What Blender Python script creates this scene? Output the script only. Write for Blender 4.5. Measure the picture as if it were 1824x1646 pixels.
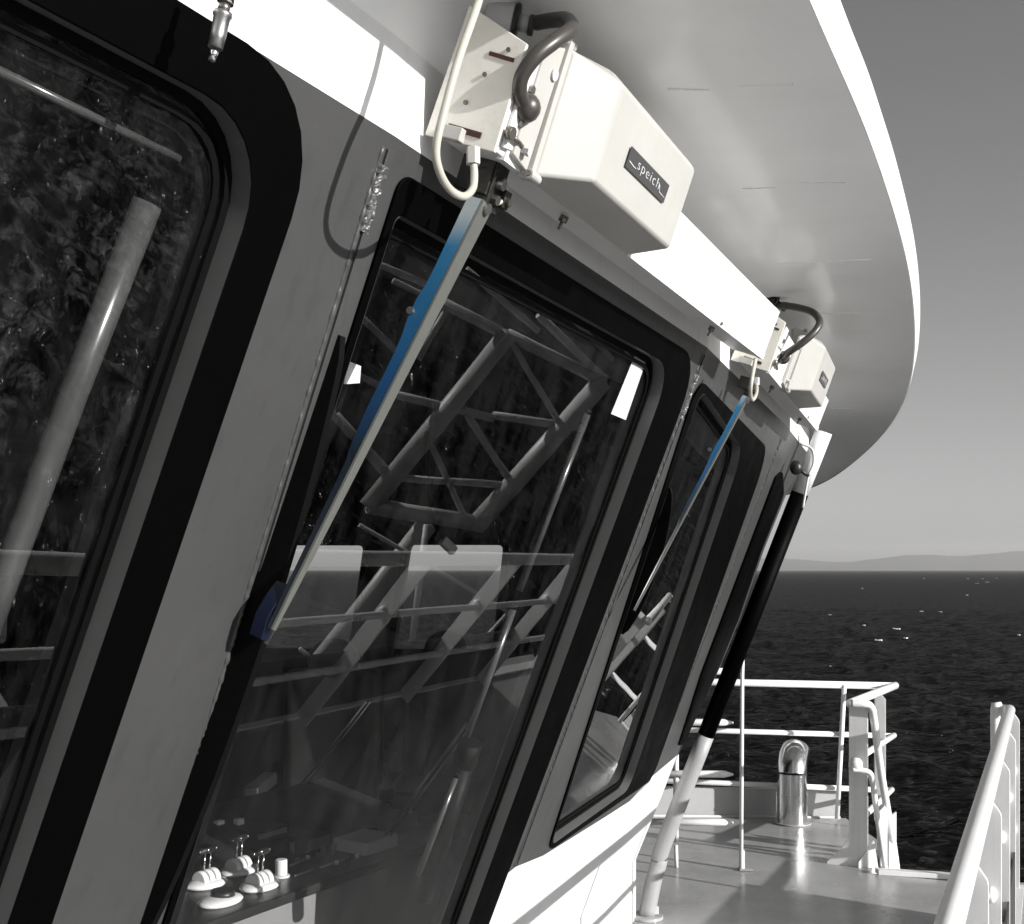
import bpy, bmesh, math, random
import numpy as np
from mathutils import Vector, Matrix, noise
random.seed(7)
V = Vector
for o in list(bpy.data.objects): bpy.data.objects.remove(o)
scene = bpy.context.scene
COL = scene.collection

# ------------------------------------------------------------------ camera
cam_d = bpy.data.cameras.new('camera'); cam = bpy.data.objects.new('camera', cam_d); COL.objects.link(cam)
cam.location = (0, 0, 0); cam.rotation_euler = (math.radians(90), 0, 0)
cam_d.sensor_width = 36.0; cam_d.lens = 36.0 * 2000 / 1824
cam_d.shift_y = 192 / 1824
cam_d.clip_start = 0.05; cam_d.clip_end = 60000
scene.camera = cam
# ------------------------------------------------------------------ light
SUN_H = V((0.835, -0.55, 0)).normalized(); SUN_EL = math.radians(15.5)
sun_dir = V((SUN_H.x * math.cos(SUN_EL), SUN_H.y * math.cos(SUN_EL), math.sin(SUN_EL)))
world = bpy.data.worlds.new('World'); scene.world = world; world.use_nodes = True
nt = world.node_tree; nt.nodes.clear()
sky = nt.nodes.new('ShaderNodeTexSky'); sky.sky_type = 'NISHITA'; sky.sun_disc = False
sky.sun_elevation = SUN_EL; sky.sun_rotation = math.atan2(SUN_H.x, SUN_H.y)
sky.air_density = 0.8; sky.dust_density = 1.2; sky.ozone_density = 1.0
bw = nt.nodes.new('ShaderNodeRGBToBW'); bg = nt.nodes.new('ShaderNodeBackground'); wo = nt.nodes.new('ShaderNodeOutputWorld')
bg.inputs['Strength'].default_value = 0.059
nt.links.new(sky.outputs[0], bw.inputs[0]); nt.links.new(bw.outputs[0], bg.inputs[0]); nt.links.new(bg.outputs[0], wo.inputs[0])
sd = bpy.data.lights.new('sun', 'SUN'); sun = bpy.data.objects.new('sun', sd); COL.objects.link(sun)
sd.energy = 3.6; sd.angle = math.radians(0.55); sd.color = (1, 0.985, 0.965)
sun.rotation_euler = sun_dir.to_track_quat('Z', 'Y').to_euler()
scene.view_settings.view_transform = 'Standard'; scene.view_settings.look = 'None'
scene.view_settings.exposure = 1.1; scene.view_settings.gamma = 1.0; scene.view_settings.use_curve_mapping = False
scene.cycles.max_bounces = 10; scene.cycles.transparent_max_bounces = 16

# ------------------------------------------------------------------ materials
def mat(name, col, rough=0.5, metal=0.0, bump=0.0, bscale=40.0, var=0.0, vscale=3.0, spec=0.5, coat=0.0, emis=None, drip=0.0):
    m = bpy.data.materials.new(name); m.use_nodes = True; t = m.node_tree; b = t.nodes['Principled BSDF']
    if not isinstance(col, tuple): col = (col, col, col)
    b.inputs['Base Color'].default_value = (*col, 1); b.inputs['Roughness'].default_value = rough
    b.inputs['Metallic'].default_value = metal; b.inputs['Specular IOR Level'].default_value = spec
    if coat: b.inputs['Coat Weight'].default_value = coat; b.inputs['Coat Roughness'].default_value = 0.15
    tc = t.nodes.new('ShaderNodeTexCoord')
    if var:
        n = t.nodes.new('ShaderNodeTexNoise'); n.inputs['Scale'].default_value = vscale; n.inputs['Detail'].default_value = 7; n.inputs['Roughness'].default_value = 0.62
        t.links.new(tc.outputs['Object'], n.inputs['Vector'])
        r = t.nodes.new('ShaderNodeMapRange'); r.inputs['From Min'].default_value = 0.3; r.inputs['From Max'].default_value = 0.7
        r.inputs['To Min'].default_value = 1 - var; r.inputs['To Max'].default_value = 1 + var * 0.5
        t.links.new(n.outputs['Fac'], r.inputs['Value'])
        mx = t.nodes.new('ShaderNodeMix'); mx.data_type = 'RGBA'; mx.blend_type = 'MULTIPLY'; mx.inputs['Factor'].default_value = 1
        mx.inputs[6].default_value = (*col, 1); t.links.new(r.outputs[0], mx.inputs[7]); t.links.new(mx.outputs[2], b.inputs['Base Color'])
        r2 = t.nodes.new('ShaderNodeMapRange'); r2.inputs['From Min'].default_value = 0.3; r2.inputs['From Max'].default_value = 0.7
        r2.inputs['To Min'].default_value = min(1, rough * (1 + var)); r2.inputs['To Max'].default_value = rough * (1 - var * .6)
        t.links.new(n.outputs['Fac'], r2.inputs['Value']); t.links.new(r2.outputs[0], b.inputs['Roughness'])
    if drip:
        src = b.inputs['Base Color'].links[0].from_socket if b.inputs['Base Color'].links else None
        mp = t.nodes.new('ShaderNodeMapping'); mp.inputs['Scale'].default_value = (38, 38, 1.1); t.links.new(tc.outputs['Object'], mp.inputs[0])
        n = t.nodes.new('ShaderNodeTexNoise'); n.inputs['Scale'].default_value = 1.0; n.inputs['Detail'].default_value = 5; t.links.new(mp.outputs[0], n.inputs['Vector'])
        n2 = t.nodes.new('ShaderNodeTexNoise'); n2.inputs['Scale'].default_value = 260; n2.inputs['Detail'].default_value = 2; t.links.new(tc.outputs['Object'], n2.inputs['Vector'])
        r = t.nodes.new('ShaderNodeMapRange'); r.inputs['From Min'].default_value = 0.56; r.inputs['From Max'].default_value = 0.78; r.inputs['To Min'].default_value = 1; r.inputs['To Max'].default_value = 1 - drip
        t.links.new(n.outputs['Fac'], r.inputs['Value'])
        r3 = t.nodes.new('ShaderNodeMapRange'); r3.inputs['From Min'].default_value = 0.68; r3.inputs['From Max'].default_value = 0.74; r3.inputs['To Min'].default_value = 1; r3.inputs['To Max'].default_value = 1 + drip*1.5
        t.links.new(n2.outputs['Fac'], r3.inputs['Value']); mm = t.nodes.new('ShaderNodeMath'); mm.operation = 'MULTIPLY'; t.links.new(r.outputs[0], mm.inputs[0]); t.links.new(r3.outputs[0], mm.inputs[1])
        mx = t.nodes.new('ShaderNodeMix'); mx.data_type = 'RGBA'; mx.blend_type = 'MULTIPLY'; mx.inputs['Factor'].default_value = 1
        if src: t.links.new(src, mx.inputs[6])
        else: mx.inputs[6].default_value = (*col, 1)
        t.links.new(mm.outputs[0], mx.inputs[7]); t.links.new(mx.outputs[2], b.inputs['Base Color'])
    if bump:
        n = t.nodes.new('ShaderNodeTexNoise'); n.inputs['Scale'].default_value = bscale; n.inputs['Detail'].default_value = 4
        t.links.new(tc.outputs['Object'], n.inputs['Vector'])
        bp = t.nodes.new('ShaderNodeBump'); bp.inputs['Strength'].default_value = bump; bp.inputs['Distance'].default_value = 0.01
        t.links.new(n.outputs['Fac'], bp.inputs['Height']); t.links.new(bp.outputs[0], b.inputs['Normal'])
    if emis: b.inputs['Emission Color'].default_value = (*emis[0], 1); b.inputs['Emission Strength'].default_value = emis[1]
    return m
M = {}
M['white'] = mat('white_paint', 0.74, 0.32, bump=0.14, bscale=9, var=0.07, vscale=5, drip=.10)
M['soffit'] = mat('soffit_paint', 0.88, 0.38, bump=0.35, bscale=2.6, var=0.06, vscale=3, coat=0.35)
M['cream'] = mat('cream_enamel', (0.41, 0.402, 0.378), 0.35, var=0.06, vscale=8, bump=0.03, bscale=22, drip=.06)
M['grey'] = mat('grey_facade_paint', 0.050, 0.36, bump=0.2, bscale=14, var=0.14, vscale=2.5, drip=.16)
M['black'] = mat('black_frame_paint', 0.0008, 0.5, bump=0.05, bscale=80, var=0.2, vscale=9, spec=0.03)
M['rubber'] = mat('black_rubber', 0.002, 0.6, bump=0.1, bscale=60, spec=0.1)
M['reveal'] = mat('reveal_metal', 0.085, 0.3, var=0.12, vscale=6)
M['steel'] = mat('stainless_steel', 0.75, 0.17, metal=1.0, bump=0.04, bscale=8)
M['steeld'] = mat('dull_steel', 0.40, 0.35, metal=1.0, var=0.15, vscale=40)
M['bolt'] = mat('bolt_metal', (0.22, 0.20, 0.18), 0.35, metal=0.9)
M['dark_metal'] = mat('dark_bracket_metal', (0.03, 0.03, 0.026), 0.4, metal=0.5, bump=0.2, bscale=90)
M['cable'] = mat('cable_black', (0.045, 0.04, 0.036), 0.38)
M['gland'] = mat('gland_grey', 0.5, 0.4, var=0.1)
M['hose'] = mat('hose_cream', (0.42, 0.41, 0.35), 0.4)
M['blue'] = mat('arm_blue', (0.012, 0.13, 0.30), 0.35, var=0.2, vscale=12)
M['navy'] = mat('clamp_navy', (0.001, 0.004, 0.018), 0.35)
M['armgrey'] = mat('arm_grey', (0.135, 0.137, 0.125), 0.38, metal=0.3, var=0.1, vscale=15)
M['deck'] = mat('deck_paint', 0.33, 0.24, bump=0.12, bscale=18, var=0.25, vscale=2.2)
M['plate'] = mat('nameplate', 0.045, 0.3)
M['print'] = mat('nameplate_print', 0.62, 0.4)
M['paper'] = mat('sticker_paper', 0.8, 0.6)
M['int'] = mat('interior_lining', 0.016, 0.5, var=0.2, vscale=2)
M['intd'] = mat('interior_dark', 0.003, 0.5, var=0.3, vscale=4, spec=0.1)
M['tube'] = mat('tube_enamel', 0.09, 0.2, metal=0.4)
M['tape'] = mat('crumpled_tape', 0.10, 0.42, metal=0.3)
M['cream2'] = mat('housing_enamel', (0.72, 0.71, 0.69), 0.35, var=0.05, vscale=6, bump=0.05, bscale=30)
M['cream3'] = mat('end_plate_enamel', (0.70, 0.68, 0.62), 0.4, var=0.08, vscale=12, bump=0.08, bscale=50)
M['toe'] = mat('toe_board_paint', 0.05, 0.5)
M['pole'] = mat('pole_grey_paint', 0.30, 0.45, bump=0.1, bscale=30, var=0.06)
M['coaming'] = mat('coaming_paint', 0.42, 0.4, bump=0.1, bscale=12, var=0.12)
M['console'] = mat('console_grey', 0.22, 0.4, var=0.1)
M['consoletop'] = mat('console_top', 0.02, 0.35, var=0.2, vscale=9)
M['lever'] = mat('lever_housing', 0.8, 0.35)
M['chair'] = mat('chair_black', 0.01, 0.5)
M['slot'] = mat('slot_rust', (0.05, 0.015, 0.008), 0.7)
M['crane'] = mat('crane_white', 0.55, 0.4, var=0.1)
M['hill'] = mat('hill_scrub', 0.06, 0.9, var=0.3, vscale=0.002)
M['foam'] = mat('foam', 0.85, 0.8)
M['bounce_deck'] = mat('bounce_deck_paint', 0.82, 0.5, var=0.1, vscale=0.6)
M['lowdeck'] = mat('lower_deck_paint', 0.03, 0.5, var=0.3, vscale=0.5)

def glass_mat():
    m = bpy.data.materials.new('window_glass'); m.use_nodes = True; t = m.node_tree; t.nodes.clear()
    o = t.nodes.new('ShaderNodeOutputMaterial'); mix = t.nodes.new('ShaderNodeMixShader'); fr = t.nodes.new('ShaderNodeFresnel'); geo = t.nodes.new('ShaderNodeNewGeometry'); ir = t.nodes.new('ShaderNodeMapRange')
    ir.inputs['To Min'].default_value = 1.75; ir.inputs['To Max'].default_value = 1 / 1.75; t.links.new(geo.outputs['Backfacing'], ir.inputs['Value']); t.links.new(ir.outputs[0], fr.inputs['IOR'])
    tr = t.nodes.new('ShaderNodeBsdfTransparent'); tr.inputs[0].default_value = (0.92, 0.92, 0.92, 1)
    gl = t.nodes.new('ShaderNodeBsdfGlossy'); gl.inputs['Roughness'].default_value = 0.0; gl.inputs[0].default_value = (1, 1, 1, 1)
    tc = t.nodes.new('ShaderNodeTexCoord'); n1 = t.nodes.new('ShaderNodeTexNoise'); n1.inputs['Scale'].default_value = 2.2; n1.inputs['Detail'].default_value = 1
    bp = t.nodes.new('ShaderNodeBump'); bp.inputs['Strength'].default_value = 0.08; bp.inputs['Distance'].default_value = 0.004
    t.links.new(tc.outputs['Object'], n1.inputs['Vector']); t.links.new(n1.outputs['Fac'], bp.inputs['Height']); t.links.new(bp.outputs[0], gl.inputs['Normal'])
    # dried salt film: streaks and specks
    mp = t.nodes.new('ShaderNodeMapping'); mp.inputs['Scale'].default_value = (14, 14, 2.2); t.links.new(tc.outputs['Object'], mp.inputs[0])
    n2 = t.nodes.new('ShaderNodeTexNoise'); n2.inputs['Scale'].default_value = 1.0; n2.inputs['Detail'].default_value = 8; n2.inputs['Roughness'].default_value = 0.7; t.links.new(mp.outputs[0], n2.inputs['Vector'])
    n3 = t.nodes.new('ShaderNodeTexNoise'); n3.inputs['Scale'].default_value = 150; n3.inputs['Detail'].default_value = 2; t.links.new(tc.outputs['Object'], n3.inputs['Vector'])
    r2 = t.nodes.new('ShaderNodeMapRange'); r2.inputs['From Min'].default_value = 0.42; r2.inputs['From Max'].default_value = 0.75; r2.inputs['To Max'].default_value = 0.012; t.links.new(n2.outputs['Fac'], r2.inputs['Value'])
    r3 = t.nodes.new('ShaderNodeMapRange'); r3.inputs['From Min'].default_value = 0.72; r3.inputs['From Max'].default_value = 0.80; r3.inputs['To Max'].default_value = 0.10; t.links.new(n3.outputs['Fac'], r3.inputs['Value'])
    ad = t.nodes.new('ShaderNodeMath'); ad.operation = 'ADD'; t.links.new(r2.outputs[0], ad.inputs[0]); t.links.new(r3.outputs[0], ad.inputs[1])
    dfz = t.nodes.new('ShaderNodeBsdfDiffuse'); dfz.inputs[0].default_value = (.7, .7, .7, 1); mx2 = t.nodes.new('ShaderNodeMixShader')
    t.links.new(fr.outputs[0], mix.inputs[0]); t.links.new(tr.outputs[0], mix.inputs[1]); t.links.new(gl.outputs[0], mix.inputs[2])
    t.links.new(ad.outputs[0], mx2.inputs[0]); t.links.new(mix.outputs[0], mx2.inputs[1]); t.links.new(dfz.outputs[0], mx2.inputs[2]); t.links.new(mx2.outputs[0], o.inputs[0])
    return m
M['glass'] = glass_mat()

def sea_mat():
    m = bpy.data.materials.new('sea_water'); m.use_nodes = True; t = m.node_tree; t.nodes.clear()
    o = t.nodes.new('ShaderNodeOutputMaterial'); mix = t.nodes.new('ShaderNodeMixShader'); df = t.nodes.new('ShaderNodeBsdfDiffuse'); gl = t.nodes.new('ShaderNodeBsdfGlossy')
    df.inputs[0].default_value = (0.006, 0.006, 0.0063, 1); gl.inputs[0].default_value = (0.75, 0.75, 0.75, 1); gl.inputs['Roughness'].default_value = 0.13
    fr = t.nodes.new('ShaderNodeFresnel'); fr.inputs['IOR'].default_value = 1.33; mn = t.nodes.new('ShaderNodeMath'); mn.operation = 'MULTIPLY'; mn.inputs[1].default_value = 0.33
    t.links.new(fr.outputs[0], mn.inputs[0]); t.links.new(mn.outputs[0], mix.inputs[0]); t.links.new(df.outputs[0], mix.inputs[1]); t.links.new(gl.outputs[0], mix.inputs[2]); t.links.new(mix.outputs[0], o.inputs[0])
    tc = t.nodes.new('ShaderNodeTexCoord'); prev = None
    for sc, st, dist in ((0.22, 1.0, 2.2), (0.8, 1.0, 0.7), (3.2, 0.9, 0.12)):
        mp = t.nodes.new('ShaderNodeMapping'); mp.inputs['Rotation'].default_value = (0, 0, 0.15); mp.inputs['Scale'].default_value = (0.55, 1.25, 1)
        n = t.nodes.new('ShaderNodeTexNoise'); n.inputs['Scale'].default_value = sc; n.inputs['Detail'].default_value = 3; n.inputs['Distortion'].default_value = 0.4
        t.links.new(tc.outputs['Object'], mp.inputs[0]); t.links.new(mp.outputs[0], n.inputs['Vector'])
        bp = t.nodes.new('ShaderNodeBump'); bp.inputs['Strength'].default_value = st; bp.inputs['Distance'].default_value = dist
        t.links.new(n.outputs['Fac'], bp.inputs['Height'])
        if prev: t.links.new(prev.outputs[0], bp.inputs['Normal'])
        prev = bp
    # churned water alongside the bow
    sp = t.nodes.new('ShaderNodeSeparateXYZ'); t.links.new(tc.outputs['Object'], sp.inputs[0])
    k1 = t.nodes.new('ShaderNodeMath'); k1.operation = 'MULTIPLY_ADD'; k1.inputs[1].default_value = -1.7; t.links.new(sp.outputs['Y'], k1.inputs[0]); t.links.new(sp.outputs['X'], k1.inputs[2])
    k2 = t.nodes.new('ShaderNodeMapRange'); k2.inputs['From Min'].default_value = 2; k2.inputs['From Max'].default_value = 16; t.links.new(k1.outputs[0], k2.inputs['Value'])
    k3 = t.nodes.new('ShaderNodeMapRange'); k3.inputs['From Min'].default_value = 95; k3.inputs['From Max'].default_value = 50; t.links.new(sp.outputs['X'], k3.inputs['Value'])
    wn = t.nodes.new('ShaderNodeTexNoise'); wn.inputs['Scale'].default_value = 1.3; wn.inputs['Detail'].default_value = 8; wn.inputs['Roughness'].default_value = 0.62; wn.inputs['Distortion'].default_value = 0.5; t.links.new(mp.outputs[0], wn.inputs['Vector'])
    k4 = t.nodes.new('ShaderNodeMapRange'); k4.inputs['From Min'].default_value = 0.42; k4.inputs['From Max'].default_value = 0.74; t.links.new(wn.outputs['Fac'], k4.inputs['Value'])
    m1 = t.nodes.new('ShaderNodeMath'); m1.operation = 'MULTIPLY'; t.links.new(k2.outputs[0], m1.inputs[0]); t.links.new(k3.outputs[0], m1.inputs[1])
    m2 = t.nodes.new('ShaderNodeMath'); m2.operation = 'MULTIPLY'; t.links.new(m1.outputs[0], m2.inputs[0]); t.links.new(k4.outputs[0], m2.inputs[1])
    mc = t.nodes.new('ShaderNodeMix'); mc.data_type = 'RGBA'; mc.inputs[6].default_value = (0.006, 0.006, 0.0063, 1); mc.inputs[7].default_value = (0.55, 0.55, 0.55, 1)
    t.links.new(m2.outputs[0], mc.inputs['Factor']); t.links.new(mc.outputs[2], df.inputs[0])
    t.links.new(prev.outputs[0], fr.inputs['Normal']); t.links.new(prev.outputs[0], gl.inputs['Normal']); t.links.new(prev.outputs[0], df.inputs['Normal'])
    return m
M['sea'] = sea_mat()

# ------------------------------------------------------------------ helpers
def tag(o, label=None, cat=None, group=None, kind=None):
    if label: o['label'] = label
    if cat: o['category'] = cat
    if group: o['group'] = group
    if kind: o['kind'] = kind
    return o
def empty(name, loc=(0, 0, 0), **k):
    o = bpy.data.objects.new(name, None); COL.objects.link(o); o.location = loc; o.empty_display_size = 0.1
    return tag(o, **k)
def smooth(a): return a

class MB:
    def __init__(s): s.v = []; s.f = []; s.sm = []
    def add(s, vs, fs, sm=False):
        k = len(s.v); s.v += [tuple(v) for v in vs]; s.f += [tuple(i + k for i in f) for f in fs]; s.sm += [sm] * len(fs)
        return s
    def hexa(s, p):   # 8 corners: bottom 0-3, top 4-7
        return s.add(p, [(0, 3, 2, 1), (4, 5, 6, 7), (0, 1, 5, 4), (1, 2, 6, 5), (2, 3, 7, 6), (3, 0, 4, 7)])
    def box(s, c, ax, ay, az, hx, hy, hz):
        c = V(c); ax = V(ax); ay = V(ay); az = V(az)
        return s.hexa([c + ax * hx * a + ay * hy * b + az * hz * d for d in (-1, 1) for a, b in ((-1, -1), (1, -1), (1, 1), (-1, 1))])
    def abox(s, x0, x1, y0, y1, z0, z1):
        return s.box(((x0+x1)/2, (y0+y1)/2, (z0+z1)/2), (1,0,0), (0,1,0), (0,0,1), abs(x1-x0)/2, abs(y1-y0)/2, abs(z1-z0)/2)
    def prism(s, poly, direction):   # poly: 3D points, direction: extrude vector
        n = len(poly); d = V(direction); a = [V(p) for p in poly]
        return s.add(a + [p + d for p in a], [tuple(range(n))[::-1], tuple(range(n, 2*n))] + [(i, (i+1) % n, n + (i+1) % n, n + i) for i in range(n)])
    def tube(s, path, r, seg=12, caps=True, sm=True):
        path = [V(p) for p in path]; n = len(path); rr = r if hasattr(r, '__len__') else [r] * n
        t0 = (path[1] - path[0]).normalized(); u = t0.orthogonal().normalized(); vs = []; prev = t0
        for i, p in enumerate(path):
            t = (path[min(i+1, n-1)] - path[max(i-1, 0)]).normalized()
            q = prev.rotation_difference(t); u = (q @ u); u = (u - t * u.dot(t)).normalized(); w = t.cross(u); prev = t
            vs += [p + (u * math.cos(2*math.pi*k/seg) + w * math.sin(2*math.pi*k/seg)) * rr[i] for k in range(seg)]
        fs = [(i*seg + k, i*seg + (k+1) % seg, (i+1)*seg + (k+1) % seg, (i+1)*seg + k) for i in range(n-1) for k in range(seg)]
        s.add(vs, fs, sm)
        if caps: s.add(vs[:seg], [tuple(range(seg))[::-1]]); s.add(vs[-seg:], [tuple(range(seg))])
        return s
    def ball(s, c, r, seg=14, rings=8, ax=None):
        c = V(c); vs = []; R3 = ax or Matrix.Identity(3)
        rx = r if hasattr(r, '__len__') else (r, r, r)
        for i in range(rings + 1):
            th = math.pi * i / rings
            for k in range(seg):
                ph = 2*math.pi*k/seg
                vs.append(c + R3 @ V((rx[0]*math.sin(th)*math.cos(ph), rx[1]*math.sin(th)*math.sin(ph), rx[2]*math.cos(th))))
        return s.add(vs, [(i*seg + k, (i+1)*seg + k, (i+1)*seg + (k+1) % seg, i*seg + (k+1) % seg) for i in range(rings) for k in range(seg)], True)
    def build(s, name, m, parent=None, bevel=0, kind=None, sub=0):
        me = bpy.data.meshes.new(name); me.from_pydata(s.v, [], s.f); me.update()
        me.polygons.foreach_set('use_smooth', s.sm)
        bm = bmesh.new(); bm.from_mesh(me); bmesh.ops.remove_doubles(bm, verts=bm.verts, dist=1e-6)
        bmesh.ops.recalc_face_normals(bm, faces=bm.faces); bm.to_mesh(me); bm.free()
        me.materials.append(M[m] if isinstance(m, str) else m)
        o = bpy.data.objects.new(name, me); COL.objects.link(o)
        if parent is not None:
            o.parent = parent
            if parent.type == 'EMPTY': o.matrix_parent_inverse = Matrix.Translation(parent.location).inverted()
        if bevel:
            b = o.modifiers.new('bevel', 'BEVEL'); b.width = bevel; b.segments = 3; b.limit_method = 'ANGLE'; b.angle_limit = math.radians(30)
            if len(me.polygons): me.polygons.foreach_set('use_smooth', [True]*len(me.polygons))
            w = o.modifiers.new('wn', 'WEIGHTED_NORMAL'); w.keep_sharp = False
        if kind: o['kind'] = kind
        return o

def spline(pts, n=8):
    pts = [V(p) for p in pts]; P = [2*pts[0]-pts[1]] + pts + [2*pts[-1]-pts[-2]]; out = []
    for i in range(1, len(P)-2):
        a, b, c, d = P[i-1], P[i], P[i+1], P[i+2]
        for k in range(n):
            t = k / n
            out.append(0.5*((2*b) + (c-a)*t + (2*a-5*b+4*c-d)*t*t + (-a+3*b-3*c+d)*t**3))
    out.append(pts[-1]); return out

# -------- measuring frame of the place: eye at the origin, metres
F, CU, HV = 2000., 912., 1015.
def ray(u, v): return V(((u - CU) / F, 1, (HV - v) / F))
def at(u, v, Y): return ray(u, v) * Y
def onz(u, v, z): r = ray(u, v); return r * (z / r.z)
class Plane:
    def __init__(s, S, ang, t):
        a = math.radians(ang); s.d = V((math.sin(a), math.cos(a), 0)); s.n = V((math.cos(a), -math.sin(a), 0)); s.t = t
        Np = s.n - V((0, 0, t)); L = Np.length; s.N = Np / L; s.R = (s.n * t + V((0, 0, 1))) / L; s.S = V(S)
    def P(s, a, r, w=0): return s.S + s.d * a + s.R * r + s.N * w
    def bp(s, u, v, w=0): r = ray(u, v); return r * ((s.N.dot(s.S) + w) / s.N.dot(r))
    def loc(s, X): q = X - s.S; return q.dot(s.d), q.dot(s.R), q.dot(s.N)
    def sr(s, u, v, w=0): return s.loc(s.bp(u, v, w))[:2]
    def atz(s, a, z, w=0):
        base = s.P(a, 0, w); return base + s.R * ((z - base.z) / s.R.z)
T = 0.383
P2 = Plane((0, 3.4, -0.91), 25, T)
B1 = P2.P(-1.66, 0); B2 = P2.P(0.025, 0)
P1 = Plane(B1, 27.5, T); P3 = Plane(B2, 20.5, T); B3 = P3.P(1.82, 0); P4 = Plane(B3, 19, T)
def joint(pa, pb, z):   # where two raked plates meet at height z
    A = pa.n - V((0, 0, 0)); a1 = pa.n.dot(pa.S) + pa.t * (z - pa.S.z); a2 = pb.n.dot(pb.S) + pb.t * (z - pb.S.z)
    det = pa.n.x * pb.n.y - pa.n.y * pb.n.x
    return V(((a1 * pb.n.y - a2 * pa.n.y) / det, (pa.n.x * a2 - pb.n.x * a1) / det, z))
ZK, ZB, ZS = 0.632, 0.78, 0.90
ZL = -1.49; ZD = -1.80

def rpoly(pts, rad, n=7):   # rounded polygon in (s, r)
    out = []; N_ = len(pts)
    rad = rad if hasattr(rad, '__len__') else [rad] * N_
    for i in range(N_):
        p = V((*pts[i], 0)); a = V((*pts[i-1], 0)); b = V((*pts[(i+1) % N_], 0)); R_ = rad[i]
        if R_ <= 0: out.append((p.x, p.y)); continue
        pa = p + (a - p).normalized() * R_; pb = p + (b - p).normalized() * R_
        for k in range(n + 1):
            t = k / n; kk = 0.2
            q = pa * ((1-t)**3) + (p + (pa-p)*0.42) * (3*t*(1-t)**2) + (p + (pb-p)*0.42) * (3*t*t*(1-t)) + pb * t**3
            out.append((q.x, q.y))
    return out
def inset(pts, d):
    # move every vertex inwards along the mean normal
    n = len(pts); A = sum(pts[i][0]*pts[(i+1) % n][1] - pts[(i+1) % n][0]*pts[i][1] for i in range(n)); sg = 1 if A > 0 else -1; out = []
    for i in range(n):
        a = V((*pts[i-1], 0)); p = V((*pts[i], 0)); b = V((*pts[(i+1) % n], 0))
        e1 = (p-a).normalized(); e2 = (b-p).normalized(); n1 = V((-e1.y, e1.x, 0))*sg; n2 = V((-e2.y, e2.x, 0))*sg
        m = (n1+n2); m = m.normalized() / max(0.3, math.sqrt(max(1e-6, (1 + n1.dot(n2))/2)))
        q = p + m*d; out.append((q.x, q.y))
    return out
def ring(pl, A, B, w0, w1):
    mb = MB(); n = len(A)
    a0 = [pl.P(*p, w0) for p in A]; b0 = [pl.P(*p, w0) for p in B]; a1 = [pl.P(*p, w1) for p in A]; b1 = [pl.P(*p, w1) for p in B]
    fs = []
    for i in range(n):
        j = (i+1) % n
        fs += [(2*n+i, 2*n+j, 3*n+j, 3*n+i), (i, n+i, n+j, j), (i, j, 2*n+j, 2*n+i), (n+i, 3*n+i, 3*n+j, n+j)]
    mb.add(a0 + b0 + a1 + b1, fs); return mb
def sheet(pl, outer, holes, w=0, thick=0.04, name='wall_panel', m='grey', parent=None, P=None):
    """flat plate with window holes, cut from an outline"""
    bm = bmesh.new(); ed = []
    for loop in [outer] + holes:
        vs = [bm.verts.new(pl.P(*p, w)) for p in loop]
        for i in range(len(vs)): ed.append(bm.edges.new((vs[i], vs[(i+1) % len(vs)])))
    bmesh.ops.triangle_fill(bm, use_beauty=True, use_dissolve=False, edges=ed, normal=pl.N)
    for f in bm.faces:
        f.normal_update()
        if f.normal.dot(pl.N) < 0: f.normal_flip()
    me = bpy.data.meshes.new(name); bm.to_mesh(me); bm.free(); me.materials.append(M[m])
    o = bpy.data.objects.new(name, me); COL.objects.link(o)
    if parent is not None: o.parent = parent; o.matrix_parent_inverse = Matrix.Translation(parent.location).inverted()
    so = o.modifiers.new('solid', 'SOLIDIFY'); so.thickness = thick; so.offset = -1
    return o

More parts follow.
